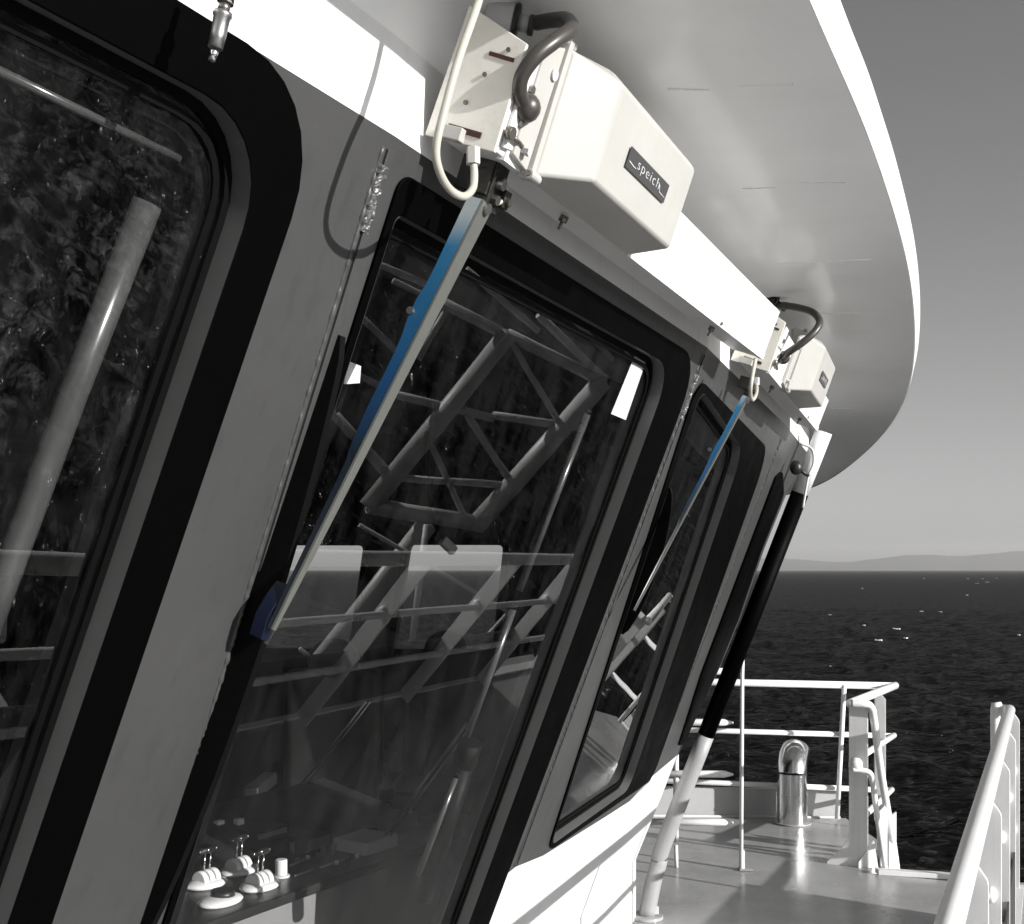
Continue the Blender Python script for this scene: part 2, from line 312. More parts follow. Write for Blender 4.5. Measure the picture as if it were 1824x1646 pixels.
# ================================================================== sea, hills
SEA = -14.0
def wave(x, y):
    """sum of travelling wave trains, sharpened crests; arrays in, heights out"""
    h = np.zeros_like(x); rs = np.random.RandomState(3)
    for k in range(42):
        L = 1.1 * (1.09 ** k); a = 0.0135 * L ** 0.66 * (0.7 + 0.6 * rs.rand())
        if L > 14: a *= 0.5
        th = math.radians(62) + rs.randn() * 0.55; ph = rs.rand() * 6.28
        q = (x * math.cos(th) + y * math.sin(th)) * 2 * math.pi / L + ph + 0.9 * np.sin((x * math.sin(th) - y * math.cos(th)) * 2 * math.pi / (L * 3.1) + ph * 2)
        h += a * (1.9 if 1.4 < L < 7 else 1.2) * ((1 - np.abs(np.sin(q / 2))) * 2 - 0.72)
    return h
def sea_mesh():
    radii = [0.0] + list(np.geomspace(8, 420, 330)) + list(np.geomspace(450, 30000, 70))
    ang = list(np.linspace(-12, 32, 620)) + list(np.linspace(32.4, 120, 420)) + list(np.linspace(121.5, 346.5, 100))
    ang = np.radians(np.array(ang)); R_, A_ = np.meshgrid(np.array(radii), ang, indexing='ij')
    X = R_ * np.sin(A_); Y = R_ * np.cos(A_)
    fade = np.clip(1.0 - (R_ - 260) / 900, 0.5, 1) * (R_ > 7)
    Z = SEA + wave(X, Y) * fade
    nr, na = R_.shape; co = np.stack([X, Y, Z], -1).reshape(-1, 3)
    i, j = np.meshgrid(np.arange(nr-1), np.arange(na), indexing='ij'); j2 = (j+1) % na
    fc = np.stack([i*na+j, (i+1)*na+j, (i+1)*na+j2, i*na+j2], -1).reshape(-1, 4)
    me = bpy.data.meshes.new('sea'); me.vertices.add(len(co)); me.vertices.foreach_set('co', co.ravel())
    me.loops.add(fc.size); me.loops.foreach_set('vertex_index', fc.ravel()); me.polygons.add(len(fc))
    me.polygons.foreach_set('loop_start', np.arange(0, fc.size, 4)); me.polygons.foreach_set('loop_total', np.full(len(fc), 4))
    me.update(calc_edges=True); me.polygons.foreach_set('use_smooth', np.ones(len(fc), bool)); me.validate(); me.materials.append(M['sea'])
    bm = bmesh.new(); bm.from_mesh(me); bmesh.ops.recalc_face_normals(bm, faces=bm.faces)
    o = bpy.data.objects.new('sea', me); bm.free(); COL.objects.link(o); o['kind'] = 'structure'
    me.flip_normals() if me.polygons[2000].normal.z < 0 else None
    return o
sea_mesh()
def hills():
    prof = [(1100, 1003), (1380, 993), (1400, 995), (1430, 997), (1460, 999), (1512, 1001), (1545, 997), (1580, 993), (1610, 990), (1640, 988), (1680, 989), (1720, 989.5), (1750, 986), (1780, 983), (1824, 981), (1900, 976), (2100, 984), (2500, 996), (3200, 1004)]
    Y0 = 26000.; SC = 26000/9200.; pts = []
    for (u0, v0), (u1, v1) in zip(prof, prof[1:]):
        for k in range(14):
            t = k/14; u = u0+(u1-u0)*t; v = v0+(v1-v0)*t; pts.append((u, v))
    mb = MB(); rows = 12; n = len(pts); vs = []
    for r in range(rows):
        f = r/(rows-1); Y = Y0 + 4200*f - 1000
        for i, (u, v) in enumerate(pts):
            x = (u-CU)/F*Y0; zt = (HV-v)/F*(Y0+1200) - SEA
            h = zt*math.sin(math.pi*min(1, f*1.15)/1.0*0.62)/math.sin(math.pi*0.55) if f < 0.88 else zt*0.9
            h = min(h, zt)*(1 + 0.10*noise.fractal(V((x*0.0014, Y*0.0014, 0)), 1.0, 2.0, 4)*math.sin(f*3)) + 12*noise.fractal(V((x*0.004, Y*0.003, 3)), 1.0, 2.0, 4)*f
            vs.append((x*Y/Y0, Y, SEA - 1 + max(0, h) if r else SEA - 2))
    mb.add(vs, [(r*n+i, r*n+i+1, (r+1)*n+i+1, (r+1)*n+i) for r in range(rows-1) for i in range(n-1)], True)
    o = mb.build('hills', 'hill', kind='structure')
hills()
mb = MB()   # small whitecaps scattered on the sea
rs = random.Random(5)
for u, v, w in [(1675, 1090, 7), (1597, 1120, 9), (1565, 1140, 9), (1615, 1137, 7), (1540, 1114, 6), (1478, 1095, 3), (1759, 1037, 5), (1647, 1030, 4), (1725, 1031, 4), (1751, 1031, 3), (1776, 1030, 3), (1722, 1060, 4), (1535, 1048, 3), (1815, 1131, 4), (1640, 1089, 5), (1480, 1188, 4), (1740, 1039, 4),]:
    c = onz(u, v, SEA + 0.35); sc = w * c.y / F * 0.5
    for k in range(5):
        a = rs.uniform(-1, 1)*sc; b = rs.uniform(-1, 1)*sc*2
        mb.ball((c.x + a, c.y + b, c.z), (sc*rs.uniform(.25, .6), sc*rs.uniform(.6, 1.4), 0.16), 7, 4)
o = mb.build('sea_foam', 'foam'); tag(o, 'small white foam flecks on the dark sea', 'foam', kind='stuff')

# ================================================================== haze
mb = MB(); mb.abox(-31000, 31000, -31000, 31000, SEA - 1.5, 640)
hz = mb.build('haze', 'glass'); hz.data.materials.clear(); hm = bpy.data.materials.new('haze_air'); hm.use_nodes = True; t = hm.node_tree; t.nodes.clear()
pv = t.nodes.new('ShaderNodeVolumePrincipled'); pv.inputs['Density'].default_value = 0.000024; pv.inputs['Color'].default_value = (0.92, 0.92, 0.92, 1); pv.inputs['Anisotropy'].default_value = 0.2
oo = t.nodes.new('ShaderNodeOutputMaterial'); t.links.new(pv.outputs[0], oo.inputs['Volume']); hz.data.materials.append(hm); hz['kind'] = 'stuff'; tag(hz, 'thin pale sea haze over the water', 'haze')
hz.display_type = 'WIRE'

# ================================================================== decks
deckpoly = [(-3.2, 2.0), (-3.2, 8.6), (-0.2, 8.35), (1.1, 8.22), (2.42, 8.14), (2.44, 7.35), (2.12, 6.66), (2.62, 6.46), (3.02, 6.46), (1.0, 2.25), (-0.6, -1.3), (-1.9, -1.3), (-1.7, 1.0)]
mb = MB(); mb.prism([(x, y, ZD - 0.16) for x, y in deckpoly], (0, 0, 0.16)); deck = mb.build('deck', 'deck', kind='structure')
# ================================================================== wheelhouse
WH = empty('wheelhouse', (0.2, 3.9, ZD), label='ship wheelhouse with outward leaning grey front, black framed windows and white curved overhang', cat='ship bridge')
def poly_between(pl, left, right, z0, z1):   # left/right: function z -> point
    return [pl.loc(left(z0))[:2], pl.loc(right(z0))[:2], pl.loc(right(z1))[:2], pl.loc(left(z1))[:2]]
J12 = lambda z: joint(P1, P2, z); J23 = lambda z: joint(P2, P3, z); J34 = lambda z: joint(P3, P4, z)
END1 = lambda z: P1.atz(-3.4, z)
Z0 = -0.905
def end4pts():
    q = [P4.sr(*p) for p in ((1209, 1343), (1281, 1192), (1319, 1100), (1361, 979), (1404, 872), (1428, 830))]
    return q + [P4.loc(P4.atz(q[-1][0] + .12, ZK))[:2]]
# window outlines in each plate's own (along, up) metres
W1o = [(-1.62, 1.655), (-0.155, 1.655), (-0.232, 0.30), (-0.27, 0.06), (-1.70, 0.06)][:0] or [(-1.66, -0.46), (-0.285, -0.46), (-0.140, 1.652), (-1.60, 1.652)]
W1i = [(-1.57, -0.38), (-0.368, -0.38), (-0.225, 1.575), (-1.51, 1.575)]
W2o = [(-1.648, -0.50), (-0.055, -0.50), (0.005, 1.612), (-1.632, 1.612)]
W2i = [(-1.632, -0.42), (-0.225, -0.42), (-0.20, 1.555), (-1.615, 1.555)]
W3o = [P3.sr(*p) for p in ((972, 1518), (1160, 1388), (1368, 800), (1243, 672))]
W3i = [P3.sr(*p) for p in ((978, 1506), (1118, 1406), (1322, 800), (1247, 690))]
W4o = [P4.sr(*p) for p in ((1207, 1326), (1215, 1326), (1275, 1196), (1313, 1102), (1354, 980), (1394, 880), (1391, 838), (1379, 850), (1247, 1200))]
outl = {}
for k, pl, wo_, wi_, ro, ri in ((1, P1, W1o, W1i, [.1, .12, .17, .17], [.07, .09, .13, .13]), (2, P2, W2o, W2i, [.03, .12, .15, .03], [.02, .09, .11, .02]), (3, P3, W3o, W3i, [.07, .10, .16, .10], [.05, .08, .12, .08])):
    O = rpoly(wo_, ro); I = rpoly(wi_, ri); outl[k] = (pl, O, I)
def bord(pl, pts): return pts
zt = ZK
ZG = -1.44
g1 = [P1.loc(END1(ZG))[:2], P1.loc(J12(ZG))[:2], P1.loc(J12(zt))[:2], P1.loc(END1(zt))[:2]]
g2 = [P2.loc(J12(ZG))[:2], (-0.08, P2.loc(J12(ZG))[1]), (-0.045, -0.005), P2.loc(J23(Z0))[:2], P2.loc(J23(zt))[:2], P2.loc(J12(zt))[:2]]
low3 = [P3.sr(*p) for p in ((968, 1524), (1080, 1454), (1122, 1427), (1160, 1390))]
g3 = [P3.loc(J23(Z0))[:2]] + low3 + [P3.loc(J34(-0.95))[:2], P3.loc(J34(zt))[:2], P3.loc(J23(zt))[:2]]
e4 = end4pts(); g4 = [P4.loc(J34(-0.95))[:2]] + e4 + [P4.loc(J34(zt))[:2]]
sheet(P1, g1, [outl[1][2]], parent=WH); sheet(P2, g2, [outl[2][2]], parent=WH); sheet(P3, g3, [outl[3][2]], parent=WH); sheet(P4, g4, [], parent=WH)
# white plating under the windows
def low(pl, a, b, topz=None, pts=None, Z0=Z0):
    top = pts or [pl.loc(b(Z0))[:2], pl.loc(a(Z0))[:2]]
    poly = [pl.loc(a(ZL))[:2], pl.loc(b(ZL))[:2]] + top
    o = sheet(pl, poly, [], m='white', parent=WH, name='hull_plate'); o['label'] = 'white plating below the windows'
    return o
low(P1, END1, J12, Z0=-1.441); low(P2, J12, J23, pts=[P2.loc(J23(Z0))[:2], (-0.0445, -0.005), (-0.0795, P2.loc(J12(ZG))[1]-.001), P2.loc(J12(-1.441))[:2]])
low(P3, J23, J34, pts=[P3.loc(J34(-0.95))[:2]] + low3[::-1] + [P3.loc(J23(Z0))[:2]])
E4B = P4.P(0.70, -0.03); e4l = P4.loc(P4.atz(e4[0][0] - .08, ZL))[:2]
o = sheet(P4, [P4.loc(J34(ZL))[:2], e4l, e4[0], P4.loc(J34(-0.95))[:2]], [], m='white', parent=WH, name='hull_plate')
# vertical kick plating down to the deck, and its return along the side
foot = [END1(ZL), J12(ZL), J23(ZL), J34(ZL), P4.P(*e4l), P4.P(*e4l) + V((-2.2, 1.0, 0)), P4.P(*e4l) + V((-4.2, 1.7, 0))]
mb = MB()
for a, b in zip(foot, foot[1:]):
    mb.add([V((a.x, a.y, ZD + .002)), V((b.x, b.y, ZD + .002)), b, a], [(0, 1, 2, 3)])
mb.build('kick_plate', 'white', WH)
# weld beads and proud lips on the plate joints
def bead(name, f, z0, z1, off, r, m, amp=0.35):
    pts = []; rr = []; n = 260; rs = random.Random(int(z0*100)+n)
    for i in range(n+1):
        z = z0 + (z1-z0)*i/n; pts.append(f(z) + off); rr.append(r*(1 + amp*rs.uniform(-1, 1)))
    return MB().tube(pts, rr, 7).build(name, m, WH)
for J, pl, pr, zz in ((J12, P1, P2, ZK-.02), (J23, P2, P3, ZK-.02), (J34, P3, P4, ZK-.05)):
    bead('weld_bead', J, -0.9, zz, -pl.d*0.016 - pl.N*0.001, 0.0045, 'grey')
    mb = MB(); a0, a1 = J(-.9), J(zz); mb.hexa([a0 - pl.d*.008, a0 + pr.d*.006, a0 + pr.d*.006 + pl.N*.005, a0 - pl.d*.008 + pl.N*.005, a1 - pl.d*.008, a1 + pr.d*.006, a1 + pr.d*.006 + pl.N*.005, a1 - pl.d*.008 + pl.N*.005]); mb.build('joint_lip', 'grey', WH, bevel=.001)
# -------- windows
def window(k, name, label, mull=0.10, dep=.06):
    pl, O, I = outl[k]
    fr = ring(pl, O, I, 0.0005, 0.006).build(name, 'black', WH, bevel=0.002); fr['label'] = label
    I2 = inset(I, 0.001)
    n = len(I); mb = MB(); mb.add([pl.P(*p, .006) for p in I2] + [pl.P(*p, -.034) for p in I2], [(i, (i+1) % n, n+(i+1) % n, n+i) for i in range(n)], True); mb.build('reveal', 'reveal', fr)
    G1 = inset(I2, 0.012); ring(pl, I2, G1, -.036, -.027).build('gasket', 'rubber', fr)
    G2 = inset(I2, 0.020); G3 = inset(I2, 0.030); ring(pl, G2, G3, -.0335, -.029).build('trim_strip', 'rubber', fr)
    mb = MB(); mb.add([pl.P(*p, -.034) for p in G1], [tuple(range(n))]); mb.build('pane', 'glass', fr)
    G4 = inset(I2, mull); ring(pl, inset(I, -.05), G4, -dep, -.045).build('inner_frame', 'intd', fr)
    return fr
window(1, 'window', 'nearest window, cut by the left edge of the picture', .045)
window(2, 'window', 'middle window, behind the long blue wiper arm', .09, .07)
window(3, 'window', 'third window from the left, behind the short blue wiper arm', .12, .24)
o4 = W4o; fr = MB(); fr.prism([P4.P(*p, 0.001) for p in rpoly(o4, [.0, .01, .0, .0, .0, .05, .05, .01, 0], 5)], P4.N*0.008); f4 = fr.build('window', 'black', WH); f4['label'] = 'narrow black window at the far corner'
mb = MB(); q = inset(o4, 0.02); mb.add([P4.P(*p, .0105) for p in q], [tuple(range(len(q)))]); mb.build('pane', 'black', f4)
# -------- white band and rounded soffit out to the eave
edge = [(-560, -2800, .90), (300, -1600, .90), (1000, -800, .90), (1290, -330, .90), (1395, -110, .90), (1440, 0, .90), (1491, 120, .90), (1519, 170, .90), (1552, 257, .90), (1584, 350, .90), (1606, 427, .90), (1623, 492, .90), (1632, 574, .90), (1629, 656, .89), (1620, 695, .88), (1595, 749, .85), (1568, 782, .81), (1519, 826, .74), (1480, 853, .67), (1445, 878, .585)]
ev = [onz(u, v, z) for u, v, z in edge] + [V((1.95, 8.9, .53)), V((1.2, 9.15, .49)), V((0.2, 9.3, .46)), V((-2.5, 9.6, .45))]
ev = spline(ev, 6)
for _ in range(60): ev = [ev[0]] + [(ev[i-1] + ev[i]*2 + ev[i+1])/4 for i in range(1, len(ev)-1)] + [ev[-1]]
def resample(pts, n):
    L = [0]
    for a, b in zip(pts, pts[1:]): L.append(L[-1] + (b-a).length)
    out = []; j = 0
    for i in range(n):
        x = L[-1]*i/(n-1)
        while j < len(L)-2 and L[j+1] < x: j += 1
        t = (x-L[j])/max(1e-9, L[j+1]-L[j]); out.append(pts[j].lerp(pts[j+1], t))
    return out
TOP4 = P4.P(*e4[-1]); K = [P1.atz(-3.4, ZK), P1.atz(-1.7, ZK), J12(ZK), J23(ZK), J34(ZK), TOP4, TOP4 + V((-.35, .5, 0)), TOP4 + V((-1.6, 1.1, 0)), TOP4 + V((-5.0, 1.9, 0))]
Kc = []
for a, b in zip(K, K[1:]): Kc += [a.lerp(b, i/10) for i in range(10)]
Kc.append(K[-1])
# match each knuckle station with the eave point straight outboard of it
def outn(i):
    a = Kc[max(0, i-4)]; b = Kc[min(len(Kc)-1, i+4)]; d = (b-a).normalized(); return V((d.y, -d.x, 0))
rows = []
lastj = 0
for i, k in enumerate(Kc):
    nrm = outn(i); best = None
    for j in range(lastj, len(ev)):
        q = ev[j]-k; q.z = 0; dd = abs(q.normalized().cross(nrm).z) + (10 if q.dot(nrm) < 0 else 0) + 0.02*q.length
        if best is None or dd < best[0]: best = (dd, j)
    lastj = best[1]; e = ev[best[1]]
    zc = min(ZS, e.z + 0.02) if k.y > 5.5 else ZS
    hB = max(ZK + .03, min(ZB, zc - 0.10)) if k.y > 5.5 else ZB
    col = [V((k.x, k.y, ZK)), V((k.x, k.y, ZK*.5 + hB*.5)), V((k.x, k.y, hB))]
    out = V((e.x-k.x, e.y-k.y, 0)); Lh = out.length; out.normalize(); rf = min(zc - hB, Lh*.35)
    for t in (0.25, 0.5, 0.75, 1.0):
        a = t*math.pi/2; col.append(V((k.x, k.y, 0)) + out*(1-math.cos(a))*rf*0.9 + V((0, 0, hB + (zc-hB)*math.sin(a))))
    p0 = col[-1]
    for t in np.linspace(0, 1, 9)[1:]: q = p0.lerp(e, float(t)); col.append(q)
    rows.append(col)
def loft(rows, mb, sm=True):
    m_ = len(rows[0]); vs = [p for r in rows for p in r]
    mb.add(vs, [(i*m_+j, (i+1)*m_+j, (i+1)*m_+j+1, i*m_+j+1) for i in range(len(rows)-1) for j in range(m_-1)], sm)
mb = MB(); loft([r[:3] for r in rows], mb, False); band = mb.build('band', 'white', WH)
mb = MB(); loft([r[2:] for r in rows], mb); sof = mb.build('soffit', 'soffit', WH); sof['label'] = 'pale rounded underside of the overhang'
# eave fascia + roof lid
fas = []
for i, e in enumerate(ev):
    a = ev[max(0, i-2)]; b = ev[min(len(ev)-1, i+2)]; d = (b-a).normalized(); nr = V((d.y, -d.x, 0)).normalized()
    wv = 0.0012*math.sin(i*0.63)
    fas.append([e, e + V((0, 0, -.006)) + nr*.004, e + nr*.012 + V((0, 0, .02)), e + nr*.022 + V((0, 0, .066+wv)), e + nr*.012 + V((0, 0, .074+wv)), e - nr*.06 + V((0, 0, .085))])
mb = MB(); loft(fas, mb, False); mb.build('eave_fascia', 'white', WH)
mb = MB(); top = [f[-1] for f in fas]; mb.add(top + [V((p.x*.2 - 3.2, p.y, 1.15)) for p in top], [(i, i+1, len(top)+i+1, len(top)+i) for i in range(len(top)-1)]); mb.build('roof_plate', 'white', WH)
# weld lines where the roof beams cross the soffit (thin, along the beams)
def sof_pt(i, t):
    c = rows[i][6:]; x = t*(len(c)-1); j = min(int(x), len(c)-2); return c[j].lerp(c[j+1], x-j)
for u0, v0, u1, v1, z in [(1190, 158, 1262, 160, .9), (1318, 153, 1412, 150, .9), (1322, 336, 1380, 334, .9), (1428, 325, 1505, 325, .9), (1385, 469, 1558, 462, .9), (1455, 558, 1578, 556, .9), (1490, 631, 1585, 629, .9), (1480, 727, 1570, 728, .87), (1500, 763, 1552, 764, .85), (1470, 787, 1560, 787, .80), (1478, 815, 1492, 815, .76), (1452, 850, 1480, 850, .69)]:
    a = onz(u0, v0, z) ; b = onz(u1, v1, z); n = 30; rs_ = random.Random(u0)
    def snap(p):
        best = min(((V((q.x-p.x, q.y-p.y)).length, q) for r in rows for q in r[6:]), key=lambda x: x[0])[1]; return p.z if v0 < 600 else best.z
    pts = [a.lerp(b, i/n) for i in range(n+1)]
    MB().tube(pts, [0.0024*(1 + .5*rs_.uniform(-1, 1)) for _ in pts], 6).build('weld_bead', 'soffit', WH)
# side wall with the two far windows seen through the cabin
SW = Plane(P4.P(*e4l) + V((0, 0.02, 0)), -72, 0.0)
zf = lambda u, v: SW.sr(u, v)
holes = []
for quad in (((445, 1158), (640, 1160), (668, 966), (478, 966)), ((705, 1160), (893, 1160), (914, 965), (735, 965)), ((-60, 1150), (36, 1150), (46, 962), (-50, 962))):
    holes.append(rpoly([zf(*p) for p in quad], 0.05, 4))
zb = SW.loc(V((0, 0, ZD)))[1]; zt_ = SW.loc(V((0, 0, .9)))[1]
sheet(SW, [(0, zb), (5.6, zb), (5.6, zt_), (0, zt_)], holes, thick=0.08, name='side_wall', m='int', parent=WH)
for h in holes:
    f = ring(SW, inset(h, -.015), inset(h, .02), -.085, -.10).build('window', 'intd', WH); f['label'] = 'far side window seen through the cabin'
    mb = MB(); mb.add([SW.P(*p, -.03) for p in h], [tuple(range(len(h)))]); mb.build('pane', 'glass', f)
mb = MB(); cq = [P4.P(*e4l)] + [P4.P(*q) for q in e4]; ctr = V((SW.S.x-.05, SW.S.y + .02, ZK)); mb.add(cq + [ctr, V((SW.S.x-.05, SW.S.y+.02, ZL))], [(k, k+1, len(cq)) for k in range(len(cq)-1)] + [(0, len(cq), len(cq)+1)]); mb.build('corner_plate', 'white', WH)
mb = MB(); mb.add([V((-3.5, -2, ZK+.05)), V((-.5, -2, ZK + .05))] + [k - V((.04, 0, -.05)) for k in K[:6]] + [V((-4.6, 9, ZK+.05))], [(0,) + tuple(range(1, 9))])
mb = MB(); cp = [V((-5.2, -1.6, .66))] + [V((k.x-.02, k.y, .66)) for k in K[:6]] + [V((SW.S.x, SW.S.y, .66)), SW.P(5.6, 0) + V((0, 0, .66 - ZL))]
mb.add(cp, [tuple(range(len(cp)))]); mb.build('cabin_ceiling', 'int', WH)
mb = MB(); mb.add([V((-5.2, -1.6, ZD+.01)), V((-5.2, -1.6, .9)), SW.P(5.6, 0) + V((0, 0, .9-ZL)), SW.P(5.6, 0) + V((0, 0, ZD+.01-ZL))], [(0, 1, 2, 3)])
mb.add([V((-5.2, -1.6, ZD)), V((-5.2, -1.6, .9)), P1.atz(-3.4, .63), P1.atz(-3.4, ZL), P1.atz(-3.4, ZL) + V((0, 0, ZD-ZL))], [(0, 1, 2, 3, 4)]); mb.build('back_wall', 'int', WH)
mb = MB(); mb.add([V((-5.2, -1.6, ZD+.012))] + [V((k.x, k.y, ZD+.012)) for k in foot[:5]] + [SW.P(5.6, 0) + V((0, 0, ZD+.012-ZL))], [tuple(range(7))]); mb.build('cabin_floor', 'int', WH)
# black louvre strips under the corner window
for i in range(5):
    a = P4.sr(1212 - i*2, 1338 + i*9); 
# ================================================================== wipers
def screw(parent, c, n, r=0.006, h=0.005, m='bolt', name='bolt', seg=6):
    c = V(c); n = V(n).normalized(); return MB().tube([c, c + n*h], r, seg, sm=False).build(name, m, parent)
def wiper(pl, s0, L, label, pivot_px, arm_end_px, blade_px, hose_px, grommet_px, cable_px, clamp=True, box_shift=0.0):
    W = empty('window_wiper', pl.P(s0, 1.685, 0.02), label=label, cat='wiper', group='motor wipers above the bridge windows')
    r0, r1, w0, w1 = 1.685, 1.828, 0.012, 0.112
    def C(s, r, w): return pl.P(s, r, w)
    # rail housing, a long straight box section with a cover starting further on
    mb = MB(); mb.hexa([C(s0, r0, w0), C(s0+L, r0, w0), C(s0+L, r0, w1), C(s0, r0, w1), C(s0, r1, w0), C(s0+L, r1, w0), C(s0+L, r1, w1), C(s0, r1, w1)])
    mb.build('rail_housing', 'cream2', W, bevel=0.003)
    mb = MB(); mb.hexa([C(s0+.03, r0-.004, w1-.012), C(s0+L-.01, r0-.004, w1-.012), C(s0+L-.01, r0-.004, w1+.004), C(s0+.03, r0-.004, w1+.004), C(s0+.03, r0+.016, w1+.0005), C(s0+L-.01, r0+.016, w1+.0005), C(s0+L-.01, r0+.016, w1+.004), C(s0+.03, r0+.016, w1+.004)])
    mb.build('cover_lip', 'white', W)
    # end plate with its slots and screws
    mb = MB(); mb.hexa([C(s0-.008, r0-.004, -.008), C(s0-.001, r0-.004, -.008), C(s0-.001, r0-.004, w1+.006), C(s0-.008, r0-.004, w1+.006), C(s0-.008, r1+.05, -.002), C(s0-.001, r1+.05, -.002), C(s0-.001, r1+.012, w1+.002), C(s0-.008, r1+.012, w1+.002)])
    ep = mb.build('end_plate', 'cream3', W, bevel=0.0015)
    for (wa, ra, wb, rb, hh) in ((.028, r0+.016, .088, r0+.014, .0045), (.058, r1-.012, .102, r1-.015, .003)):
        mb = MB(); mb.hexa([C(s0-.0095, ra-hh, wa), C(s0-.007, ra-hh, wa), C(s0-.007, rb-hh, wb), C(s0-.0095, rb-hh, wb), C(s0-.0095, ra+hh, wa), C(s0-.007, ra+hh, wa), C(s0-.007, rb+hh, wb), C(s0-.0095, rb+hh, wb)]); mb.build('slot', 'slot', ep)
    for wq, rq in ((.045, r0+.055), (.062, r0+.10), (.088, r1-.002)): screw(ep, C(s0-.008, rq, wq), -pl.d, .0035, .003, seg=8)
    # small brackets beside the end plate
    mb = MB(); mb.box(C(s0-.012, r0+.006, .04), pl.d, pl.R, pl.N, .010, .010, .022); mb.build('bracket', 'cream', W, bevel=.002)
    mb = MB(); mb.prism([C(s0+.012, r0+.010, w1+.001), C(s0+.012, r0+.075, w1+.001), C(s0+.05, r0+.075, w1+.001), C(s0+.075, r0+.02, w1+.001)], pl.N*.006); mb.build('ear_plate', 'white', W, bevel=.001)
    mb = MB(); mb.prism([C(s0+.012, r0+.083, w1+.001), C(s0+.012, r1+.004, w1+.001), C(s0+.07, r1+.004, w1+.001), C(s0+.06, r0+.083, w1+.001)], pl.N*.005); mb.build('ear_plate', 'white', W, bevel=.001)
    screw(W, C(s0+.035, r0+.055, w1+.007), pl.N, .006, .006); screw(W, C(s0+.035, r0+.105, w1+.006), pl.N, .007, .006)
    MB().tube([C(s0+.012, r0+.030, w1+.012), C(s0+.045, r0+.028, w1+.013), C(s0+.075, r0+.022, w1+.012)], [.0045, .0036, .005], 8).build('link_rod', 'bolt', W)
    MB().tube([C(s0+.008, r0+.031, w1+.008), C(s0+.008, r0+.031, w1+.018)], .010, 10).build('washer', 'bolt', W)
    # motor cover: end flange, chamfer to a raised front
    b0 = s0 + .088 + box_shift; b1 = b0 + .515; q0, q1 = 1.678, 1.885
    F0 = [(w1+.001, q0), (w1+.012, q0), (w1+.018, q0+.004), (w1+.018, q1-.006), (w1+.010, q1), (w1-.02, q1), (w1-.02, q1-.012), (w1+.001, q1-.012)]
    # flange
    mb = MB(); mb.hexa([C(b0, q0-.004, w1-.0), C(b0+.014, q0-.004, w1-.0), C(b0+.014, q0-.004, w1+.024), C(b0, q0-.004, w1+.024), C(b0, q1+.004, w1-.03), C(b0+.014, q1+.004, w1-.03), C(b0+.014, q1+.004, w1+.018), C(b0, q1+.004, w1+.018)])
    mb.build('cover_flange', 'cream', W, bevel=.002)
    S = [b0+.0145, b0+.095, b1-.012, b1]
    prof = []
    def sec(s, wf, rb, rt, wbk=w1+.001):
        return [C(s, rb[0], wbk), C(s, rb[1], wf), C(s, rt[1], wf - .004), C(s, rt[0], wf-.030), C(s, rt[0]+.001, w1-.045), C(s, rb[0]+.08, w1-.045+.046)]
    rowsb = [sec(S[0], w1+.020, (q0, q0+.006), (q1, q1-.004)), sec(S[1], .196, (q0+.001, 1.714), (q1+.0, 1.868)), sec(S[2], .196, (q0+.002, 1.714), (q1, 1.868)), sec(S[3], .190, (q0+.004, 1.716), (q1-.003, 1.862))]
    mb = MB(); m_ = 6; vs = [p for r in rowsb for p in r]
    fs = [(i*m_+j, (i+1)*m_+j, (i+1)*m_+(j+1) % m_, i*m_+(j+1) % m_) for i in range(3) for j in range(m_)] + [tuple(range(m_))[::-1], tuple(range(3*m_, 4*m_))]
    mb.add(vs, fs); cov = mb.build('motor_cover', 'cream', W, bevel=.011)
    for rq, wq in ((q1+.002, w1+.008), (q0+.004, w1+.022)):
        MB().tube([C(b0-.006, rq, wq), C(b0+.028, rq, wq)], .008, 12).build('hinge_lug', 'cream', W, bevel=.001)
        screw(W, C(b0-.004, rq, wq), -pl.d, .0045, .006)
    # inner side plate of the motor with grommet and screws
    mb = MB(); mb.hexa([C(b0-.05, q0+.016, w1-.001), C(b0-.001, q0+.006, w1-.001), C(b0-.001, q0+.006, w1+.016), C(b0-.05, q0+.016, w1+.012), C(b0-.05, q1-.03, w1-.001), C(b0-.001, q1-.010, w1-.001), C(b0-.001, q1-.010, w1+.014), C(b0-.05, q1-.03, w1+.010)])
    mb.build('motor_plate', 'cream', W, bevel=.003)
    MB().tube([C(b0-.012, q1-.055, w1+.012), C(b0-.012, q1-.055, w1+.017)], .009, 12).build('knob', 'gland', W)
    screw(W, C(b0-.03, q0+.03, w1+.014), pl.N, .007, .012, 'gland', 'cap')
    # nameplate with the maker's lettering
    n0, n1 = b0+.185, b0+.395; rr0, rr1 = 1.770, 1.8035; wn = .1965
    mb = MB(); mb.hexa([C(n0, rr0, wn), C(n1, rr0, wn), C(n1, rr0, wn+.0014), C(n0, rr0, wn+.0014), C(n0, rr1, wn), C(n1, rr1, wn), C(n1, rr1, wn+.0014), C(n0, rr1, wn+.0014)])
    npz = mb.build('nameplate', 'plate', W)
    cu = bpy.data.curves.new('lettering', 'FONT'); cu.body = 'speich'; cu.size = .031; cu.space_character = 1.22; cu.extrude = .0003; cu.offset = -.0006; cu.align_x = 'CENTER'; cu.align_y = 'CENTER'
    to = bpy.data.objects.new('lettering_curve', cu); COL.objects.link(to)
    dg = bpy.context.evaluated_depsgraph_get(); me = bpy.data.meshes.new_from_object(to.evaluated_get(dg)); bpy.data.objects.remove(to)
    me.materials.clear(); me.materials.append(M['print'])
    rot = Matrix((pl.d, pl.R, pl.N)).transposed()
    sx = 1.28
    for v_ in me.vertices: v_.co = C((n0+n1)/2, (rr0+rr1)/2 + .002, wn+.0018) + rot @ V((v_.co.x*sx, v_.co.y*.80, v_.co.z))
